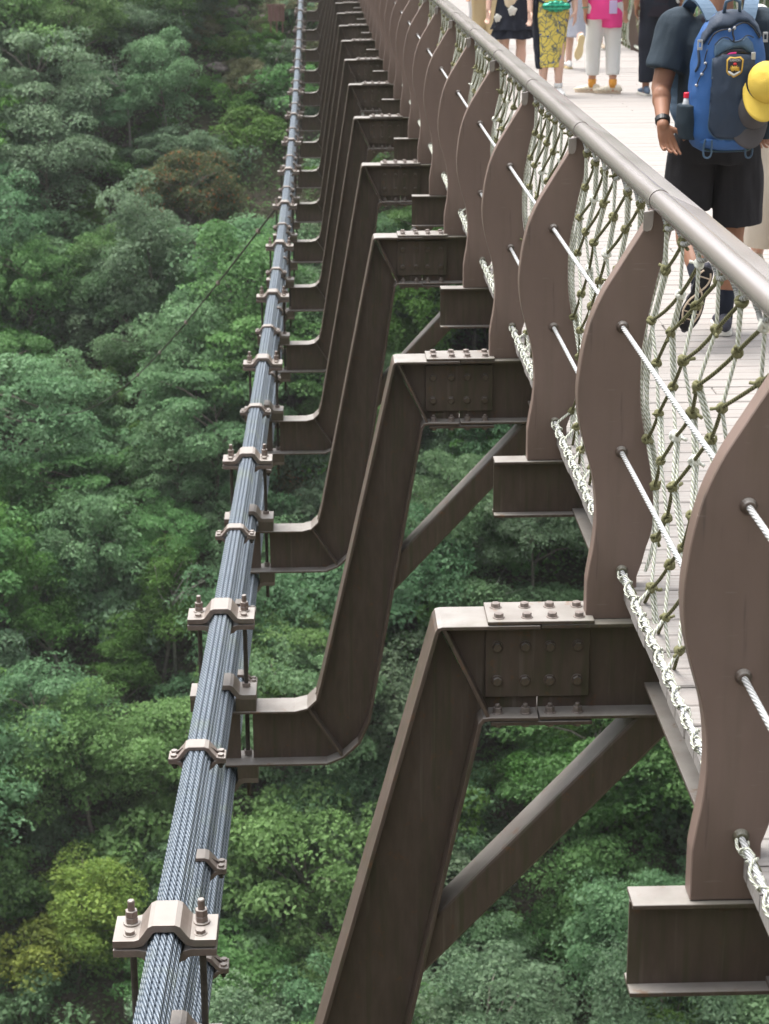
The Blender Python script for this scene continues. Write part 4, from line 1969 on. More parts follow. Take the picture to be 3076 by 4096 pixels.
def hand(mb, w, d, side, curl=.5, s=1.):
    """palm and five separate bent fingers; d = direction of the hand, side = direction of the thumb"""
    w = Vector(w)
    d = Vector(d).normalized()
    t = Vector(side)
    t = (t - d * t.dot(d)).normalized()
    nrm = d.cross(t).normalized()         # palm normal, the fingers bend towards it
    for f in (-1, -.33, .33, 1):
        mb.tube([w + t * f * .014 * s, w + d * .045 * s + t * f * .024 * s, w + d * .086 * s + t * f * .031 * s],
                [.0150 * s, .0140 * s, .0100 * s], 8)
    for k, (off, ln, c) in enumerate(((.034, .072, 0), (.0115, .080, .22), (-.0115, .075, .48), (-.033, .060, .80))):
        p = w + d * .084 * s + t * off * s
        pts = [p]
        a = curl * (.35 + c)
        dd_ = d
        for j, seg in enumerate((.42, .32, .26)):
            dd_ = (Matrix.Rotation(a * (1 if j else .6), 3, t) @ dd_)
            if (Matrix.Rotation(.1, 3, t) @ d).dot(nrm) < 0:
                dd_ = (Matrix.Rotation(-2 * a * (1 if j else .6), 3, t) @ dd_)
            pts.append(pts[-1] + dd_ * ln * seg * s)
        mb.tube(pts, [.0088 * s, .0084 * s, .0080 * s, .0066 * s], 8)
    p = w + d * .022 * s + t * .022 * s
    q = p + (d * .55 + t * .75 + nrm * .35).normalized() * .040 * s
    q2 = q + (d * .85 + t * .35 + nrm * .35).normalized() * .032 * s
    q3 = q2 + (d * .95 + t * .05 + nrm * .4).normalized() * .026 * s
    mb.tube([p, q, q2, q3], [.0145 * s, .0115 * s, .0100 * s, .0078 * s], 8)


def shoe(parent, M4, mats, L=.27, name='shoe', heel=.0, tread=False):
    """M4: frame with x = across, y = towards the toe, z = up, origin under the ankle"""
    up, so = MB(), MB()
    rr = []
    for y, hw, h in ((-.075, .020, .050), (-.065, .031, .072), (-.03, .037, .085), (.02, .038, .080), (.07, .042, .062), (.12, .046, .050), (.16, .040, .040), (.188, .020, .026)):
        k = L / .27
        up.ball((0, y * k, .020 + h * .42), (hw, .034, h * .52), 14, 8)
    me = remeshed(up, .007, 4)
    me.transform(M4)
    o = link(name, me, mats[0], parent)
    out = []
    for y, hl, hr in ((-.088, .012, .012), (-.075, .030, .030), (-.03, .036, .036), (.03, .031, .036), (.08, .040, .044), (.13, .047, .044), (.17, .040, .034), (.195, .018, .014)):
        out.append((y, hl, hr))
    k = L / .27
    poly = [(-hl, y * k) for y, hl, hr in out] + [(hr, y * k) for y, hl, hr in out[::-1]]
    poly = smooth_line(poly + [poly[0]], 2)[:-1]
    z0, z1 = -.002 - heel, .024
    n = len(poly)
    so.add([(x, y, z0 + .003) for x, y in poly] + [(x * 1.04, y * 1.02, z0 + .010) for x, y in poly] + [(x * 1.02, y, z1) for x, y in poly],
           [tuple(range(n))[::-1], tuple(range(2 * n, 3 * n))] + [(i, (i + 1) % n, (i + 1) % n + n, i + n) for i in range(n)] + [(i + n, (i + 1) % n + n, (i + 1) % n + 2 * n, i + 2 * n) for i in range(n)])
    me = so.mesh('sole')
    me.transform(M4)
    s = link('sole', me, mats[1], o, smooth=False)
    if tread:
        tr = MB()
        for (ya, yb, hw) in ((-.048, -.043, .024), (.080, .085, .034), (.112, .117, .036), (.142, .147, .032)):
            if yb - ya > .02:
                continue
            tr.box(-hw, hw, ya * k, yb * k, z0 - .003, z0 + .001)
        cur = [(-.012, -.075), (-.026, -.05), (-.014, -.01), (.012, .02), (.030, .06), (.036, .11), (.020, .165)]
        tr.tube([(x, y * k, z0) for x, y in smooth_line(cur, 3)], .0045, 5)
        cur = [(.020, -.070), (.028, -.045), (.020, -.01), (-.006, .03), (-.030, .07), (-.038, .12), (-.020, .17)]
        tr.tube([(x, y * k, z0) for x, y in smooth_line(cur, 3)], .0045, 5)
        me = tr.mesh('tread')
        me.transform(M4)
        link('tread', me, 'sole_beige', o)
    return o


def frame(origin, ydir, zdir):
    y = Vector(ydir).normalized()
    z = Vector(zdir)
    z = (z - y * z.dot(y)).normalized()
    x = y.cross(z)
    m = Matrix((x, y, z)).transposed().to_4x4()
    m.translation = Vector(origin)
    return m


def pose(h=1.70, stride=0., swing=0., gap=.085, hipw=.085, shw=.175):
    k = h / 1.72
    P = {}
    P['hipL'] = Vector((-hipw, 0, .90 * k))
    P['hipR'] = Vector((hipw, 0, .90 * k))
    P['kneeL'] = Vector((-gap, stride * .45 + .02, .48 * k))
    P['kneeR'] = Vector((gap, -stride * .35 + .03, .48 * k))
    P['ankL'] = Vector((-gap, stride, .085))
    P['ankR'] = Vector((gap, -stride, .085))
    P['chest'] = Vector((0, 0, 1.25 * k))
    P['neck'] = Vector((0, -.01, 1.44 * k))
    P['head'] = Vector((0, .02, 1.60 * k))
    for s, n in ((-1, 'L'), (1, 'R')):
        P['sh' + n] = Vector((s * shw, 0, 1.39 * k))
        P['el' + n] = Vector((s * (shw + .055), -.03 + s * swing * .4, 1.12 * k))
        P['wr' + n] = Vector((s * (shw + .06), .05 + s * swing, .89 * k))
        P['hd' + n] = Vector((0, .1, -1))
        P['th' + n] = Vector((-s * .4, .8, 0))
        P['toe' + n] = Vector((s * .12, 1, 0))
        P['up' + n] = Vector((0, 0, 1))
    P['k'] = k
    return P


def add_person(label, loc, rz, P, skin, voxel=.0085, girth=1., curl=.5, hair_long=False, group=None, hair='hair'):
    t = thing('person', label, 'person', (loc[0], loc[1], DECK), rz, group)
    k = P['k']
    b = MB()
    hz = P['hipL'].z
    g = girth
    b.loft([((0, 0, hz - .07), .14 * g, .10 * g), ((0, 0, hz + .02), .155 * g, .11 * g), ((0, 0, hz + .14), .135 * g, .095 * g),
            ((0, 0, hz + .28), .145 * g, .10 * g), ((0, 0, P['chest'].z + .08), .165 * g, .11 * g), ((0, 0, P['shL'].z), .15 * g, .085 * g),
            ((0, -.005, P['shL'].z + .05), .07, .06)])
    for n in 'LR':
        chain(b, [P['sh' + n], P['el' + n], P['wr' + n]], [.054 * g, .041 * g, .027])
        m_ = P['el' + n].lerp(P['wr' + n], .3)
        b.ball(m_, (.040 * g, .040 * g, .060), 12, 8)
        hand(b, P['wr' + n] + (P['hd' + n].normalized() * -.002), P['hd' + n], P['th' + n], curl, 1.)
        kn = P['knee' + n]
        an = P['ank' + n]
        chain(b, [P['hip' + n], kn, an], [.085 * g, .054 * g, .036])
        c = kn.lerp(an, .30)
        b.cyl(kn.lerp(an, .08), c, .050 * g, .058 * g, 14)
        b.cyl(c, kn.lerp(an, .72), .058 * g, .040 * g, 14)
        # foot
        M4 = frame(an - P['up' + n].normalized() * .085, P['toe' + n], P['up' + n])
        for y_, r_ in ((-.04, .030), (0, .032), (.05, .029), (.10, .026), (.14, .022)):
            b.ball(M4 @ Vector((0, y_, .032)), r_, 10, 7)
        b.cyl(an, M4 @ Vector((0, -.02, .03)), .034, .03, 12)
    b.cyl(P['neck'] - Vector((0, 0, .06)), P['head'] - Vector((0, .02, .05)), .060, .052, 14)
    hd = P['head']
    b.ball(hd, (.073, .092, .112), 18, 12)
    b.ball(hd + Vector((0, .03, -.055)), (.055, .062, .062), 14, 9)
    b.cyl(hd + Vector((0, .085, .015)), hd + Vector((0, .112, -.020)), .008, .014, 8)
    b.ball(hd + Vector((0, .090, -.055)), (.022, .012, .008), 8, 6)
    for s in (-1, 1):
        b.ball(hd + Vector((s * .076, -.005, -.005)), (.010, .020, .030), 8, 6)
    me = remeshed(b, voxel, 3)
    link('body', me, skin, t, smooth=True)
    hb = MB()
    hb.ball(hd + Vector((0, -.012, .022)), (.083, .098, .108), 18, 12)
    if hair_long:
        hb.loft([(hd + Vector((0, -.06, .02)), .078, .045), (hd + Vector((0, -.075, -.10)), .080, .040), (hd + Vector((0, -.085, -.26)), .07, .03)])
    me = hb.mesh('hair')
    bm = bmesh.new()
    bm.from_mesh(me)
    geo = [v for v in bm.verts if v.co.y - hd.y > .045 and v.co.z - hd.z < .06]
    bmesh.ops.delete(bm, geom=geo, context='VERTS')
    bm.to_mesh(me)
    bm.free()
    link('hair', me, hair, t, smooth=True)
    for s in (-1, 1):
        e = MB()
        e.ball(hd + Vector((s * .030, .084, .012)), .010, 8, 6)
        e.build('eye', 'plastic_black', t, smooth=True)
    return t


def garment(name, t, mat, shapes, voxel=.0085, fold=.006, scale=9., sm=3, stretch=.6):
    mb = MB()
    shapes(mb)
    me = remeshed(mb, voxel, sm, fold, scale, stretch)
    return link(name, me, mat, t, smooth=True)


def trouser_shapes(P, hem, rt=.098, rk=.078, rh=.075, waist=1.0, g=1.):
    def f(mb):
        hz = P['hipL'].z
        mb.loft([((0, 0, hz - .09), .165 * g, .115 * g), ((0, 0, hz), .172 * g, .122 * g), ((0, 0, waist), .155 * g, .112 * g)])
        for n in 'LR':
            a, kn, an = P['hip' + n], P['knee' + n], P['ank' + n]
            pts = [a + Vector((0, 0, .02)), a.lerp(kn, .5), kn, kn.lerp(an, .5), kn.lerp(an, hem)]
            if hem <= 0:
                pts = [a + Vector((0, 0, .02)), a.lerp(kn, .5), a.lerp(kn, 1 + hem)]
            rad = [rt * g, (rt + rk) / 2 * g, rk * g, (rk + rh) / 2, rh][:len(pts)]
            if hem <= 0:
                rad = [rt * g, (rt + rk) / 2 * g, rk * g]
            chain(mb, pts, rad, 18, True)
            mb.ball(pts[0], rt * g, 16, 10)
    return f


def top_shapes(P, hem, g=1., sleeve=.55, rs=.072, hemw=.165, hemd=.118):
    def f(mb):
        sz = P['shL'].z
        mb.loft([((0, 0, hem), hemw * g, hemd * g), ((0, 0, hem + .12), (hemw - .006) * g, (hemd - .004) * g), ((0, 0, P['chest'].z - .06), .160 * g, .115 * g),
                 ((0, 0, P['chest'].z + .06), .182 * g, .124 * g), ((0, 0, sz - .01), .172 * g, .100 * g), ((0, -.004, sz + .035), .105, .075), ((0, -.006, sz + .060), .066, .062)])
        if sleeve:
            for n in 'LR':
                a, e, w = P['sh' + n], P['el' + n], P['wr' + n]
                pts = [a + Vector((0, 0, -.005)), a.lerp(e, min(1, sleeve))]
                rd = [.078 * g, rs * g]
                if sleeve > 1:
                    pts.append(e.lerp(w, sleeve - 1))
                    rd.append(.05)
                chain(mb, pts, rd, 18, True)
                mb.ball(pts[0], .077 * g, 16, 10)
    return f


def socks(t, P, mat, top=.18, r=.040):
    for n in 'LR':
        an, kn = P['ank' + n], P['knee' + n]
        u = (kn - an).normalized()
        mb = MB()
        mb.tube([an - u * .03, an + u * top * .4, an + u * top], [r * .98, r * .97, r * 1.03], 16)
        mb.build('sock', mat, t, smooth=True)


# the man with the rucksack, walking away with his left heel lifted
P = pose(1.74)
P['shL'] = Vector((-.195, 0, 1.405)); P['shR'] = Vector((.195, 0, 1.405))
P['elL'] = Vector((-.262, -.035, 1.135)); P['wrL'] = Vector((-.277, -.205, .985))
P['elR'] = Vector((.27, .0, 1.14)); P['wrR'] = Vector((.26, .17, .97))
P['hdL'] = Vector((.30, -.18, -1)); P['thL'] = Vector((1, .15, -.2))
P['hipL'] = Vector((-.095, 0, .91)); P['hipR'] = Vector((.095, 0, .91))
P['kneeR'] = Vector((.105, .03, .50)); P['ankR'] = Vector((.075, -.02, .088)); P['toeR'] = Vector((.10, 1, 0))
P['kneeL'] = Vector((-.115, .035, .52)); P['ankL'] = Vector((-.105, -.335, .300))
P['toeL'] = Vector((-.30, .10, -1)); P['upL'] = Vector((.15, 1, .08))
MAN = (1.800, 9.18)
man = add_person('man in slate T shirt and black shorts walking away with a blue rucksack', MAN, 0, P, 'skin_tan', .0048, 1.10, .75)
garment('t_shirt', man, 'cloth_slate', top_shapes(P, .90, 1.13, .72, .080, .165, .120), .0075, .010, 11, 2)
bk = MB()
bk.loft([((0, 0, .96), .150, .138), ((0, 0, 1.15), .150, .134), ((0, 0, 1.31), .160, .143), ((0, 0, 1.42), .120, .110), ((0, -.004, 1.452), .09, .082)])
link('shirt_panel', remeshed(bk, .0085, 3, .006, 9, .6), 'cloth_plum', man)


def short_shapes(mb):
    mb.loft([((0, 0, .80), .195, .135), ((0, 0, .88), .200, .142), ((0, 0, .97), .178, .130)])
    chain(mb, [(.100, .0, .86), (.115, .012, .68), (.122, .015, .505)], [.112, .112, .116], 22, True)
    mb.ball((.100, 0, .86), .112, 16, 10)
    chain(mb, [(-.100, .0, .86), (-.110, .018, .72), (-.118, .020, .585)], [.112, .110, .112], 22, True)
    mb.ball((-.100, 0, .86), .112, 16, 10)


garment('shorts', man, 'cloth_black', short_shapes, .0075, .015, 9, 2, .4)
for n, top, mat in (('R', .115, 'cloth_ink'), ('L', .105, 'cloth_ink')):
    an, kn = P['ank' + n], P['knee' + n]
    u = (kn - an).normalized()
    mb = MB()
    mb.tube([an - u * .045, an + u * top * .4, an + u * top], [.041, .0405, .044], 18)
    mb.build('sock', mat, man, smooth=True)
shoe(man, frame(P['ankR'] - Vector((0, 0, .086)), P['toeR'], (0, 0, 1)), ('shoe_dark', 'sole_white'), .285, tread=False)
shoe(man, frame(P['ankL'] - P['upL'].normalized() * .088, P['toeL'], P['upL']), ('shoe_dark', 'sole_black'), .285, tread=True)
mb = MB()
w, e = P['wrL'], P['elL']
u = (e - w).normalized()
for a, r in ((.018, .0325), (.040, .0345)):
    pass
mb.tube([w + u * .012, w + u * .016, w + u * .038, w + u * .042], [.030, .0335, .0345, .031], 22)
mb.build('wristwatch', 'plastic_black', man, smooth=False)

# rucksack -------------------------------------------------------------
BP = (1.795, 9.18 - .245, DECK)       # centre of the pack behind his back
pack = thing('backpack', 'blue and navy rucksack with a shield badge on the man\'s back', 'backpack', BP)


def sup(z):
    zz = [.875, .90, .95, 1.05, 1.15, 1.25, 1.35, 1.42, 1.46, 1.485]
    w = [.105, .150, .168, .172, .170, .166, .150, .118, .080, .030]
    d = [.060, .095, .118, .130, .128, .118, .098, .075, .050, .020]
    return float(np.interp(z, zz, w)), float(np.interp(z, zz, d))


def front_y(x, z):
    w, d = sup(z)
    q = min(.999, abs(x) / w)
    return -d * (1 - q ** 2.6) ** (1 / 2.2)


vs, fs = [], []
zs = np.linspace(.876, 1.484, 34)
NA = 44
for z in zs:
    w, d = sup(z)
    for i in range(NA):
        t = 2 * PI * i / NA
        c, s = math.cos(t), math.sin(t)
        x = w * math.copysign(abs(c) ** (2 / 2.6), c)
        y = d * math.copysign(abs(s) ** (2 / 2.2), s)
        y = min(y, .085)
        wr = .003 * math.sin(z * 70 + 3 * math.sin(t * 3)) + .003 * noise.noise(Vector((x * 18, y * 18, z * 30)))
        vs.append((x * (1 + wr * 3), y * (1 + wr * 3), z))
for j in range(len(zs) - 1):
    for i in range(NA):
        fs.append((j * NA + i, j * NA + (i + 1) % NA, (j + 1) * NA + (i + 1) % NA, (j + 1) * NA + i))
fs += [tuple(range(NA - 1, -1, -1)), tuple(range((len(zs) - 1) * NA, len(zs) * NA))]
mb = MB()
mb.add(vs, fs)
mb.build('main_bag', 'pack_blue', pack, smooth=True)


def patch(name, poly, off, mat, parent, thick=.006, puff=.0, n=1):
    """flat outline (x, z) laid over the front of the pack"""
    bm = bmesh.new()
    vv = [bm.verts.new((x, 0, z)) for x, z in poly]
    bm.faces.new(vv)
    bmesh.ops.triangulate(bm, faces=bm.faces)
    for _ in range(5):
        es = [e for e in bm.edges if e.calc_length() > .022]
        if not es:
            break
        bmesh.ops.subdivide_edges(bm, edges=es, cuts=1)
        bmesh.ops.triangulate(bm, faces=bm.faces)
    bound = {v for e in bm.edges if len(e.link_faces) == 1 for v in e.verts}
    for v in bm.verts:
        p = 0 if v in bound else puff * (1 + .6 * noise.noise(Vector((v.co.x * 26, 0, v.co.z * 17))))
        v.co.y = front_y(v.co.x, v.co.z) - off - p
    r = bmesh.ops.extrude_face_region(bm, geom=bm.faces[:])
    for v in [g for g in r['geom'] if isinstance(g, bmesh.types.BMVert)]:
        v.co.y += thick + off * .9
    bmesh.ops.recalc_face_normals(bm, faces=bm.faces)
    me = bpy.data.meshes.new(name)
    bm.to_mesh(me)
    bm.free()
    o = link(name, me, mat, parent, smooth=False)
    for p in me.polygons:
        p.use_smooth = abs(p.normal.y) > .25
    return o


def cz(x, y):      # crop coordinates of the study sketch to pack metres
    return ((x - 1085) / 2564, 1.503 - (y - 10) / 2564)


lid = [cz(*p) for p in [(800, 250), (850, 150), (950, 75), (1085, 45), (1230, 60), (1330, 130), (1400, 220), (1440, 330), (1400, 360), (1330, 250), (1250, 185),
                        (1150, 175), (1060, 235), (960, 245), (880, 270), (820, 330), (760, 420), (730, 400), (760, 300)]]
patch('lid_panel', lid, .010, 'pack_navy', pack, .008, .012)
up = [cz(*p) for p in [(870, 500), (880, 420), (960, 350), (1060, 375), (1130, 375), (1230, 330), (1300, 400), (1325, 520), (1270, 515), (1180, 455), (1080, 455), (960, 500), (880, 560)]]
patch('upper_flap', up, .011, 'pack_steel', pack, .008, .007)
cp = [cz(*p) for p in [(850, 570), (960, 515), (1110, 508), (1260, 525), (1325, 540), (1330, 760), (1310, 1000), (1320, 1250), (1310, 1400), (1240, 1455), (1000, 1455),
                       (900, 1430), (830, 1330), (840, 1100), (860, 900), (845, 720)]]
patch('front_panel', cp, .012, 'pack_navy', pack, .008, .009)
slit = [cz(*p) for p in [(900, 545), (980, 500), (1080, 462), (1180, 462), (1265, 520), (1110, 512), (1000, 520)]]
patch('pocket_opening', slit, .0135, 'plastic_black', pack, .006)
patch('pink_tissue', [cz(*p) for p in [(1005, 522), (1040, 502), (1110, 496), (1108, 514)]], .016, 'cloth_pink', pack, .003)
for s in (0, 1):
    side = [cz(*p) for p in ([(560, 1100), (590, 1070), (700, 1060), (720, 1150), (722, 1480), (650, 1490), (590, 1470), (570, 1300)] if s == 0 else
                             [(1610, 1090), (1560, 1060), (1480, 1060), (1470, 1150), (1465, 1480), (1530, 1490), (1585, 1470), (1605, 1300)])]
    x0 = -.168 if s == 0 else .168
    mb = MB()
    c = (x0 * 1.04, -.005, 0)
    mb.loft([((c[0] * .96, c[1], .930), .040, .062), ((c[0], c[1], 1.00), .046, .070), ((c[0], c[1], 1.08), .045, .068)])
    me = remeshed(mb, .006, 3, .004, 14, .5)
    link('side_pocket', me, 'pack_mesh', pack)
bs = [cz(*p) for p in [(760, 1500), (830, 1450), (1000, 1470), (1240, 1470), (1330, 1430), (1440, 1480), (1400, 1560), (1240, 1590), (1000, 1590), (830, 1560)]]
patch('base_strip', bs, .008, 'pack_blue', pack, .006, .006)
bg = [cz(*p) for p in [(800, 1568), (900, 1592), (1085, 1602), (1250, 1592), (1385, 1565), (1330, 1618), (1200, 1640), (1085, 1643), (950, 1635), (850, 1612)]]
patch('base_panel', [(x, max(z, .879)) for x, z in bg], .012, 'pack_green', pack, .006)
# zip cord arcs and seams


def cord(name, pts, mat, r=.003, off=.014, k=4):
    pp = smooth_line([cz(*p) for p in pts], k)
    mb = MB()
    mb.tube([(x, front_y(x, z) - off, z) for x, z in pp], r, 6)
    return mb.build(name, mat, pack, smooth=True)


cord('zip', [(800, 420), (870, 300), (980, 255), (1050, 262), (1090, 225), (1200, 185), (1290, 230), (1380, 350)], 'plastic_black', .003, .024)
cord('zip', [(870, 420), (940, 350), (1010, 340), (1070, 385), (1150, 375), (1230, 320), (1310, 345)], 'pack_navy', .003, .020)
cord('zip_pull', [(1075, 235), (1065, 300), (1078, 350), (1070, 378)], 'plastic_black', .004, .026)
cord('piping', [(850, 570), (845, 720), (860, 900), (840, 1100), (830, 1330), (900, 1430), (1000, 1455), (1240, 1455), (1310, 1400)], 'pack_steel', .0022, .015)
for (x, y) in ((1030, 262), (1085, 240)):
    a, b = cz(x, y)
    mb = MB()
    mb.ball((a, front_y(a, b) - .028, b), (.007, .005, .008), 10, 7)
    mb.build('cord_lock', 'plastic_grey', pack, smooth=True)
for (x, y, s) in ((722, 420, 1), (1480, 350, -1)):
    a, b = cz(x, y)
    mb = MB()
    yb = front_y(a * .93, b) - .012
    mb.box(a - .011, a + .011, yb - .008, yb, b - .024, b - .012)
    mb.box(a - .011, a + .011, yb - .008, yb, b + .010, b + .020)
    mb.box(a - .011, a - .006, yb - .008, yb, b - .012, b + .010)
    mb.box(a + .006, a + .011, yb - .008, yb, b - .012, b + .010)
    mb.build('buckle', 'plastic_grey', pack, bevel=.001)
for (x, y) in ((780, 620), (748, 740), (700, 865)):
    a, b = cz(x, y)
    mb = MB()
    mb.ball((a, front_y(a, b) - .008, b), (.008, .007, .006), 10, 7)
    mb.build('cord_lock', 'plastic_grey', pack, smooth=True)
cord('bungee', [(800, 470), (770, 600), (790, 650), (745, 740), (720, 800), (700, 870)], 'plastic_black', .0025, .010)
cord('side_strap', [(715, 470), (720, 620), (690, 720)], 'pack_navy', .006, .004)
for x in (850, 1320):
    pts = [(x - 38, 1460), (x - 45, 1560), (x - 40, 1650), (x, 1672), (x + 35, 1640), (x + 40, 1550), (x + 30, 1460)]
    pp = smooth_line([cz(*p) for p in pts], 4)
    mb = MB()
    mb.tube([(a, front_y(a, max(b, .90)) - .012, b) for a, b in pp], .0045, 6)
    mb.build('tool_loop', 'pack_steel', pack, smooth=True)
a, b = cz(1300, 535)
mb = MB()
mb.box(a - .009, a + .010, front_y(a, b) - .026, front_y(a, b) - .018, b - .018, b + .014)
mb.build('zip_tag', 'plastic_grey', pack, bevel=.002)
# narrow blue stitched mark down the right of the panel
for i in range(7):
    a, b = cz(1209, 945 + i * 19)
    mb = MB()
    yb = front_y(a, b) - .0235
    mb.box(a - .0042, a + .0042, yb - .001, yb + .004, b - .0062, b - .0006)
    if i % 2:
        mb.box(a - .0042, a - .001, yb - .001, yb + .004, b - .0006, b + .001)
    mb.build('stitched_mark', 'print_blue', pack)
# shield badge
def bz(x, y):     # badge sketch coordinates
    px, py = 2820 + x / 13.84, 160 + y / 13.84
    return ((px - 2500) * 2.884 - 1085) / 2564, 1.503 - (py * 2.884 - 10) / 2564


badge = [bz(*p) for p in [(540, 390), (800, 430), (1110, 385), (1280, 540), (1220, 800), (1225, 1000), (1200, 1180), (1080, 1310), (740, 1490), (460, 1340), (350, 1180),
                          (345, 1000), (390, 850), (350, 560)]]
bc = bz(790, 900)
BO = .024
bo = patch('badge', badge, BO, 'badge_gold', pack, .002)
ins = [(bc[0] + (x - bc[0]) * .83, bc[1] + (z - bc[1]) * .86) for x, z in badge]


def decal(name, poly, off, mat):
    return patch(name, poly, BO + off, mat, bo, .0004)


decal('badge_field', ins, .0014, 'badge_black')
chev = [bz(*p) for p in [(425, 1130), (560, 1150), (750, 1290), (960, 1180), (1110, 1110), (1090, 1200), (1000, 1270), (740, 1410), (500, 1270)]]
decal('badge_chevron', chev, .0020, 'badge_white')
cx0, cz0 = bz(780, 1010)
rays = []
for i in range(22):
    a = PI * (i / 22 * 2) + PI / 2
    r = (.0235 if i % 2 == 0 else .0125) * (1 if abs(math.cos(a)) > .3 else .72)
    rays.append((cx0 + r * math.cos(a), cz0 + r * math.sin(a) * .72))
decal('badge_sunburst', rays, .0026, 'badge_gold')
cx1, cz1 = bz(800, 775)
decal('badge_dot', [(cx1 + .0082 * math.cos(t), cz1 + .0062 * math.sin(t)) for t in np.linspace(0, 2 * PI, 12, endpoint=False)], .0022, 'badge_red')
fc = bpy.data.curves.new('badge_text', 'FONT')
fc.body = 'SUBVEON'
fc.size = .0135
fc.align_x = 'CENTER'
fc.align_y = 'CENTER'
fc.extrude = .0003
to = bpy.data.objects.new('t', fc)
WORK.collection.objects.link(to)
with bpy.context.temp_override(scene=WORK, view_layer=WORK.view_layers[0]):
    dg = bpy.context.evaluated_depsgraph_get()
tm = bpy.data.meshes.new_from_object(to.evaluated_get(dg))
bpy.data.objects.remove(to)
tx, tz = bz(800, 590)
tw_ = max(v.co.x for v in tm.vertices) - min(v.co.x for v in tm.vertices)
k_ = .0465 / tw_
tm.transform(Matrix.Translation((tx, front_y(tx, tz) - BO - .0030, tz)) @ Matrix.Rotation(PI / 2, 4, 'X') @ Matrix.Diagonal((k_, .95, 1, 1)))
tm.materials.clear()
link('badge_text', tm, 'badge_white', bo)
# shoulder straps over the shoulders, grab loop
for s in (-1, 1):
    mb = MB()
    pts = [(s * .075, -.01, 1.44), (s * .10, .05, 1.50), (s * .125, .16, 1.525), (s * .14, .27, 1.47), (s * .15, .33, 1.36), (s * .16, .34, 1.2), (s * .175, .28, 1.05), (s * .16, .12, .97)]
    pts = smooth_line(pts, 4)
    for i in range(len(pts) - 1):
        a, b = Vector(pts[i]), Vector(pts[i + 1])
        q = (b - a).normalized()
        sx_ = Vector((1, 0, 0))
        up_ = q.cross(sx_).normalized()
        v = []
        for p in (a - q * .002, b + q * .002):
            v += [p + sx_ * .032 + up_ * .006, p - sx_ * .032 + up_ * .006, p - sx_ * .032 - up_ * .006, p + sx_ * .032 - up_ * .006]
        mb.add(v, [(0, 1, 2, 3), (7, 6, 5, 4), (0, 4, 5, 1), (1, 5, 6, 2), (2, 6, 7, 3), (3, 7, 4, 0)])
    mb.build('shoulder_strap', 'pack_steel', pack)
mb = MB()
mb.tube([(-.035, -.03, 1.47), (-.03, -.045, 1.52), (0, -.05, 1.535), (.03, -.045, 1.52), (.035, -.03, 1.47)], .008, 8)
mb.build('grab_loop', 'pack_steel', pack, smooth=True)

# red capped bottle in the left pocket
bt = thing('bottle', 'drink bottle with red cap poking out of the left side pocket of the rucksack', 'bottle', (BP[0] - .176, BP[1] - .005, DECK + .96))
mb = MB()
mb.loft([((0, 0, 0), .028, .028), ((0, 0, .10), .030, .030), ((0, 0, .13), .018, .018), ((0, 0, .150), .014, .014)])
mb.build('flask', 'plastic_grey', bt, smooth=True)
mb = MB()
mb.cyl((0, 0, .148), (0, 0, .172), .0165, .0160, 20)
mb.build('cap', 'plastic_red', bt, bevel=.002, smooth=False)

# plain caps clipped to the pack ------------------------------------------
def cap_thing(label, loc, ydir, zdir, mat, size, button):
    t = thing('baseball_cap', label, 'cap', loc)
    t.rotation_euler = frame((0, 0, 0), ydir, zdir).to_euler()
    mb = MB()
    vs, fs = [], []
    NR, NT_ = 10, 28
    for j in range(NR + 1):
        ph = PI / 2 * j / NR
        for i in range(NT_):
            a = 2 * PI * i / NT_
            r = math.cos(ph)
            seam = 1 - .012 * (abs(math.sin(a * 3)) < .12)
            vs.append((.088 * size * r * math.cos(a) * seam, .098 * size * r * math.sin(a) * seam, .088 * size * math.sin(ph) + .004 * noise.noise(Vector((i * .5, j * .5, 3)))))
    for j in range(NR):
        for i in range(NT_):
            fs.append((j * NT_ + i, j * NT_ + (i + 1) % NT_, (j + 1) * NT_ + (i + 1) % NT_, (j + 1) * NT_ + i))
    mb.add(vs, fs)
    mb.build('crown', mat, t, smooth=True)
    mb = MB()
    if button:
        mb.ball((0, 0, .090 * size), (.011, .011, .008), 12, 7)
        mb.build('button', 'plastic_black', t, smooth=True)
    vs, fs = [], []
    K, Q = 20, 6
    for j in range(Q + 1):
        for i in range(K + 1):
            a = PI * (.03 + .94 * i / K)
            r0 = Vector((.088 * size * math.cos(a), .098 * size * math.sin(a), 0))
            ext = .085 * size * math.sin(a) ** .55 * j / Q
            p = r0 + Vector((0, ext, 0))
            p.x *= 1 + .06 * j / Q
            p.z = .006 - .030 * (p.x / .09) ** 2 - .010 * j / Q
            vs.append(tuple(p))
    m = len(vs)
    vs += [(x, y, z - .004) for x, y, z in vs]
    for j in range(Q):
        for i in range(K):
            a = j * (K + 1) + i
            q = (a, a + 1, a + K + 2, a + K + 1)
            fs += [q, tuple(v + m for v in q[::-1])]
    for i in range(K):
        a = Q * (K + 1) + i
        fs.append((a + 1, a, a + m, a + 1 + m))
    mb = MB()
    mb.add(vs, fs)
    mb.build('brim', mat, t, smooth=True)
    return t


cap_thing('plain yellow baseball cap with black button hanging from the right of the rucksack', (1.932, 8.775, DECK + 1.185), (-.16, -.42, -.88), (.22, -.55, .80), 'yellow_cloth', .96, True)
cap_thing('dark grey baseball cap showing its brim behind the yellow cap', (1.892, 8.835, DECK + 1.075), (-.14, -.30, -.94), (.22, -.55, .80), 'grey_cloth', 1.0, False)

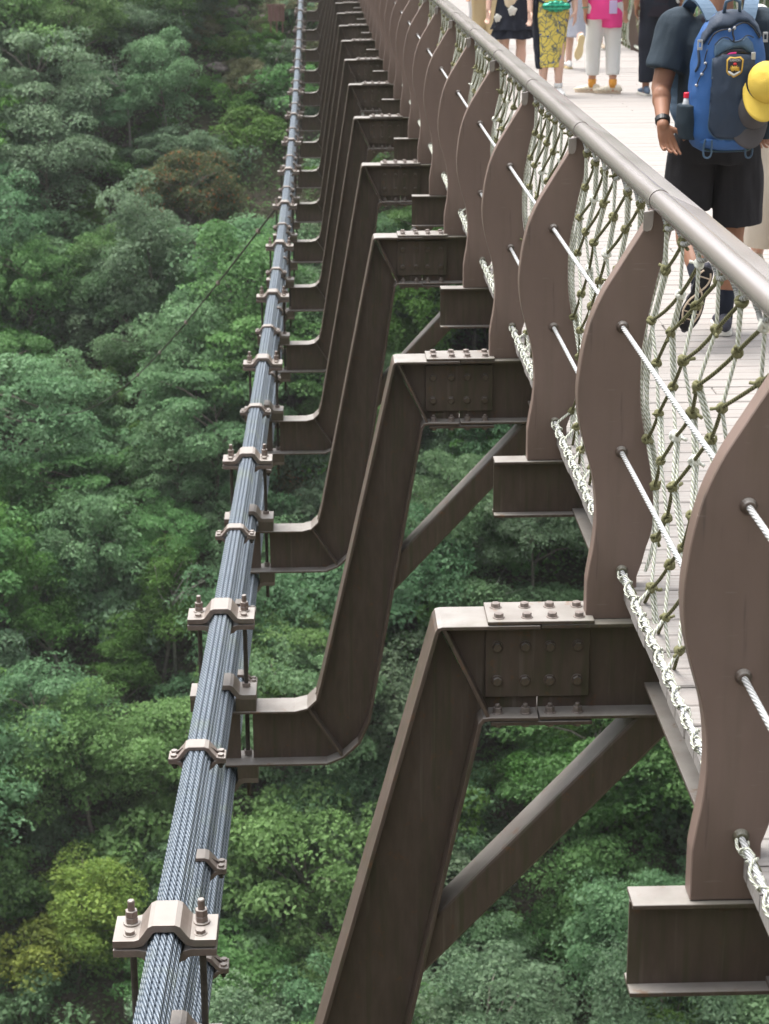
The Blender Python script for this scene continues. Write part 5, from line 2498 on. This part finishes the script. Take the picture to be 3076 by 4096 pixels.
# woman in pink --------------------------------------------------------------
P = pose(1.62, .05, .03, .10, .082, .165)
P['toeL'] = Vector((-1, .55, 0)); P['toeR'] = Vector((-1, .25, 0))
P['wrL'] = Vector((-.195, -.03, .83)); P['elL'] = Vector((-.22, -.06, 1.06))
w = add_person('woman in a bright pink top, white cropped trousers and cream flat shoes', (2.895, 20.82), 0, P, 'skin_mid', .009, .98, .4, True)
garment('trousers', w, 'cloth_white', trouser_shapes(P, .74, .108, .080, .068, .95), .010, .006, 8)


def pink(mb):
    top_shapes(P, .74, 1.02, .9, .075, .185, .135)(mb)
    mb.loft([((.075, -.02, .66), .105, .105), ((.06, -.01, .80), .13, .12), ((0, 0, .95), .16, .12)])


garment('top', w, 'cloth_pink', pink, .010, .008, 7)
mb = MB()
mb.box(.03, .11, -.142, -.128, .80, .93)
mb.build('pocket_patch', 'cloth_lilac', w, bevel=.003)
socks(w, P, 'sock_orange', .055, .042)
for n in 'LR':
    shoe(w, frame(P['ank' + n] - Vector((0, 0, .085)), P['toe' + n], (0, 0, 1)), ('shoe_cream', 'sole_beige'), .25)
mb = MB()
mb.tube([(P['wrL'] + Vector((.036 * math.cos(a), .036 * math.sin(a), .03 + .006 * math.cos(a)))) for a in np.linspace(0, 2 * PI, 17)], .005, 6)
mb.build('bangle', 'bag_green', w, smooth=True)

# woman in the printed skirt, facing the camera ------------------------------
P = pose(1.62, .03, .0, .075, .082, .165)
P['toeL'] = Vector((-.12, 1, 0)); P['toeR'] = Vector((.1, 1, 0))
w = add_person('woman in a long yellow printed skirt with blue motifs and green white sneakers', (2.335, 20.58), PI, P, 'skin_pale', .009, 1., .4, True)


def skirt(mb):
    mb.loft([((0, 0, .285), .128, .105), ((0, 0, .45), .140, .115), ((0, 0, .60), .152, .122), ((0, 0, .80), .178, .130), ((0, 0, .90), .165, .122), ((0, 0, 1.0), .135, .105)])


garment('skirt', w, 'skirt_print', skirt, .010, .006, 8)
mb = MB()
mb.loft([((.112, -.02, .27), .045, .07), ((.125, -.02, .45), .05, .08), ((.155, -.02, .80), .045, .09), ((.16, -.02, 1.0), .04, .08)])
link('underskirt', remeshed(mb, .01, 3, .006, 8), 'cloth_ink', w)
garment('top', w, 'cloth_ink', top_shapes(P, .95, .98, .5, .07, .15, .11), .010, .005, 8)
for n in 'LR':
    shoe(w, frame(P['ank' + n] - Vector((0, 0, .085)), P['toe' + n], (0, 0, 1)), ('cloth_white', 'sole_white'), .245)
    mb = MB()
    a = P['ank' + n]
    mb.prism([(a.x - .020, .035), (a.x + .020, .035), (a.x + .012, .115), (a.x - .012, .115)], .035, .052)
    mb.build('shoe_tongue', 'cloth_ink', w, bevel=.003)
    mb = MB()
    mb.tube([a + Vector((0, 0, .0)), a + Vector((0, 0, .045))], [.042, .044], 16)
    mb.build('shoe_collar', 'cloth_white', w, smooth=True)
bag = thing('belt_bag', 'shiny green satin belt bag at the waist of the woman in yellow skirt', 'bag', (2.335 + .02, 20.58 - .155, DECK + .89))
mb = MB()
for x, r in ((-.09, .040), (-.05, .055), (0, .060), (.05, .056), (.10, .040)):
    mb.ball((x, 0, .004 * x), (.05, .045, r), 14, 9)
link('pouch', remeshed(mb, .007, 4, .003, 20), 'bag_green', bag)
mb = MB()
mb.tube([(-.10, 0, .02), (-.16, .06, .06), (-.165, .14, .09)], .012, 6)
mb.tube([(.11, 0, .02), (.16, .06, .06), (.165, .14, .09)], .012, 6)
mb.build('strap', 'cloth_ink', bag, smooth=True)

# woman in the black tiered skirt, facing the camera --------------------------
P = pose(1.60, .05, .0, .088, .082, .17)
P['elL'] = Vector((-.245, -.02, 1.00)); P['wrL'] = Vector((-.255, .05, .775))
P['elR'] = Vector((.245, -.02, 1.02)); P['wrR'] = Vector((.262, .06, .80))
w = add_person('woman in a short black tiered skirt with two white flower patches', (2.04, 21.64), PI, P, 'skin_pale', .009, 1.0, .5, True)


def ruffle(z0, z1, r0, r1, d0, d1, nf, amp):
    vs, fs = [], []
    K, Q = 96, 6
    for j in range(Q + 1):
        t = j / Q
        for i in range(K):
            a = 2 * PI * i / K
            wv = 1 + amp * t * math.sin(nf * a + 1.3 * math.sin(3 * a))
            vs.append(((r0 + (r1 - r0) * t) * math.cos(a) * wv, (d0 + (d1 - d0) * t) * math.sin(a) * wv, z0 + (z1 - z0) * t + .006 * t * math.sin(nf * a * .5)))
    for j in range(Q):
        for i in range(K):
            fs.append((j * K + i, (j + 1) * K + i, (j + 1) * K + (i + 1) % K, j * K + (i + 1) % K))
    mb = MB()
    mb.add(vs, fs)
    return mb


o = ruffle(.985, .66, .155, .205, .115, .155, 9, .03).build('skirt', 'cloth_ink', w, smooth=True)
ruffle(.70, .590, .195, .232, .150, .175, 13, .055).build('ruffle', 'cloth_ink', w, smooth=True)
ruffle(.64, .500, .190, .236, .145, .180, 11, .065).build('ruffle', 'cloth_ink', w, smooth=True)
garment('top', w, 'cloth_tan', top_shapes(P, .80, 1.04, .45, .07, .155, .130), .010, .007, 7)
for fx, fz, s_, ay in ((.02, .79, 1., .155), (.17, .715, .85, .125)):
    mb = MB()
    for q in range(12):
        a = q * 2.4
        r = .0085 * math.sqrt(q) * 1.1 * s_
        mb.ball((fx + r * 1.3 * math.cos(a), ay + .004 - .0006 * q, fz + r * 1.3 * math.sin(a)), (.019 * s_, .007, .019 * s_), 9, 6)
    mb2 = remeshed(mb, .005, 1, .002, 60)
    link('flower_patch', mb2, 'flower_white', w)
for n in 'LR':
    shoe(w, frame(P['ank' + n] - Vector((0, 0, .085)), P['toe' + n], (0, 0, 1)), ('shoe_cream', 'sole_white'), .24)
for z, mat, r in ((.030, 'badge_white', .034), (.008, 'plastic_red', .033)):
    mb = MB()
    for q in range(2):
        mb.tube([P['wrL'] + Vector((r * math.cos(a), r * math.sin(a), z + .006 * q + .004 * math.cos(a))) for a in np.linspace(0, 2 * PI, 17)], .0042, 6)
    mb.build('bracelet', mat, w, smooth=True)

# man in khaki behind her ------------------------------------------------------
P = pose(1.72, .12, .1)
w = add_person('person in loose khaki trousers, half hidden behind the black tiered skirt', (2.00, 24.4), PI, P, 'skin_mid', .010, 1.)
garment('trousers', w, 'cloth_khaki', trouser_shapes(P, .9, .112, .098, .095, 1.0, 1.02), .011, .009, 6)
garment('shirt', w, 'cloth_tan', top_shapes(P, .93, 1.05, .6), .011, .006, 7)
for n in 'LR':
    shoe(w, frame(P['ank' + n] - Vector((0, 0, .085)), P['toe' + n], (0, 0, 1)), ('shoe_cream', 'sole_white'), .27)

# person in pale trousers with navy cuffs, nearest the left rail ------------------
P = pose(1.68, .15, -.1, .07)
w = add_person('person in pale grey trousers and navy socks beside the left handrail', (2.13, 27.2), PI, P, 'skin_pale', .010, .95)
garment('trousers', w, 'cloth_palegrey', trouser_shapes(P, .55, .095, .082, .078, 1.0), .011, .007, 7)
garment('shirt', w, 'cloth_white', top_shapes(P, .93, 1., .6), .011, .006, 7)
socks(w, P, 'cloth_navy', .20, .046)
for n in 'LR':
    shoe(w, frame(P['ank' + n] - Vector((0, 0, .085)), P['toe' + n], (0, 0, 1)), ('cloth_white', 'sole_white'), .26)

# woman in gingham, walking away, sole of one foot showing ------------------------
P = pose(1.62, .08, .1, .06)
P['kneeR'] = Vector((.06, .05, .47)); P['ankR'] = Vector((.02, -.30, .335)); P['toeR'] = Vector((-.18, .05, -1)); P['upR'] = Vector((0, 1, .1))
w = add_person('woman in a pale grey gingham dress with one cream shoe sole lifted behind', (2.97, 23.75), 0, P, 'skin_pale', .010, .95, .4, True)


def dress(mb):
    mb.loft([((.0, -.03, .37), .125, .15), ((.01, -.01, .60), .135, .14), ((.0, 0, .85), .165, .125), ((0, 0, 1.02), .135, .105), ((0, 0, 1.25), .16, .115), ((0, 0, 1.38), .14, .09)])


garment('dress', w, 'gingham', dress, .010, .010, 6)
shoe(w, frame(P['ankL'] - Vector((0, 0, .085)), P['toeL'], (0, 0, 1)), ('cloth_white', 'sole_tan'), .25)
shoe(w, frame(P['ankR'] - P['upR'].normalized() * .085, P['toeR'], P['upR']), ('cloth_white', 'sole_tan'), .26)

# person in navy far behind the white trousers ----------------------------------------
P = pose(1.70, .10, .1, .06)
w = add_person('person in navy trousers seen only between the legs of the white trousers', (3.62, 26.9), PI, P, 'skin_mid', .011, 1.)
garment('trousers', w, 'cloth_navy', trouser_shapes(P, .75, .10, .085, .075, 1.0), .011, .006, 7)
garment('shirt', w, 'cloth_slate', top_shapes(P, .93, 1., .6), .011, .006, 7)
for n in 'LR':
    shoe(w, frame(P['ank' + n] - Vector((0, 0, .085)), P['toe' + n], (0, 0, 1)), ('sole_beige', 'sole_white'), .27)

# man in black, partly hidden by the big man ------------------------------------------
P = pose(1.74, .06, .1, .10)
w = add_person('man in black shirt and trousers beside the right net, left of the rucksack', (3.40, 20.5), 0, P, 'skin_tan', .009, 1.05)
garment('trousers', w, 'cloth_ink', trouser_shapes(P, .88, .11, .09, .078, .99, 1.02), .010, .009, 7)
garment('shirt', w, 'cloth_plum', top_shapes(P, .78, 1.08, .75, .08), .010, .008, 7)
for n in 'LR':
    shoe(w, frame(P['ank' + n] - Vector((0, 0, .085)), P['toe' + n], (0, 0, 1)), ('shoe_blue', 'sole_white'), .28)
mb = MB()
mb.tube(smooth_line([(-.06, -.13, 1.36), (.06, -.15, 1.15), (.17, -.12, .92)], 4), .014, 6)
mb.build('shoulder_strap', 'cloth_white', w, smooth=True)

# person in beige right beyond the man --------------------------------------------------
P = pose(1.66, .10, .05, .09)
w = add_person('person in loose beige trousers and cream shoes at the right edge', (2.47, 10.72), PI, P, 'skin_pale', .009, 1.)
garment('trousers', w, 'cloth_beige', trouser_shapes(P, .86, .115, .100, .098, 1.0, 1.02), .010, .010, 8)
garment('shirt', w, 'cloth_white', top_shapes(P, .86, 1.05, .6, .08), .010, .008, 7)
for n in 'LR':
    shoe(w, frame(P['ank' + n] - Vector((0, 0, .085)), P['toe' + n], (0, 0, 1)), ('shoe_cream', 'sole_white'), .27)

bpy.data.scenes.remove(WORK)
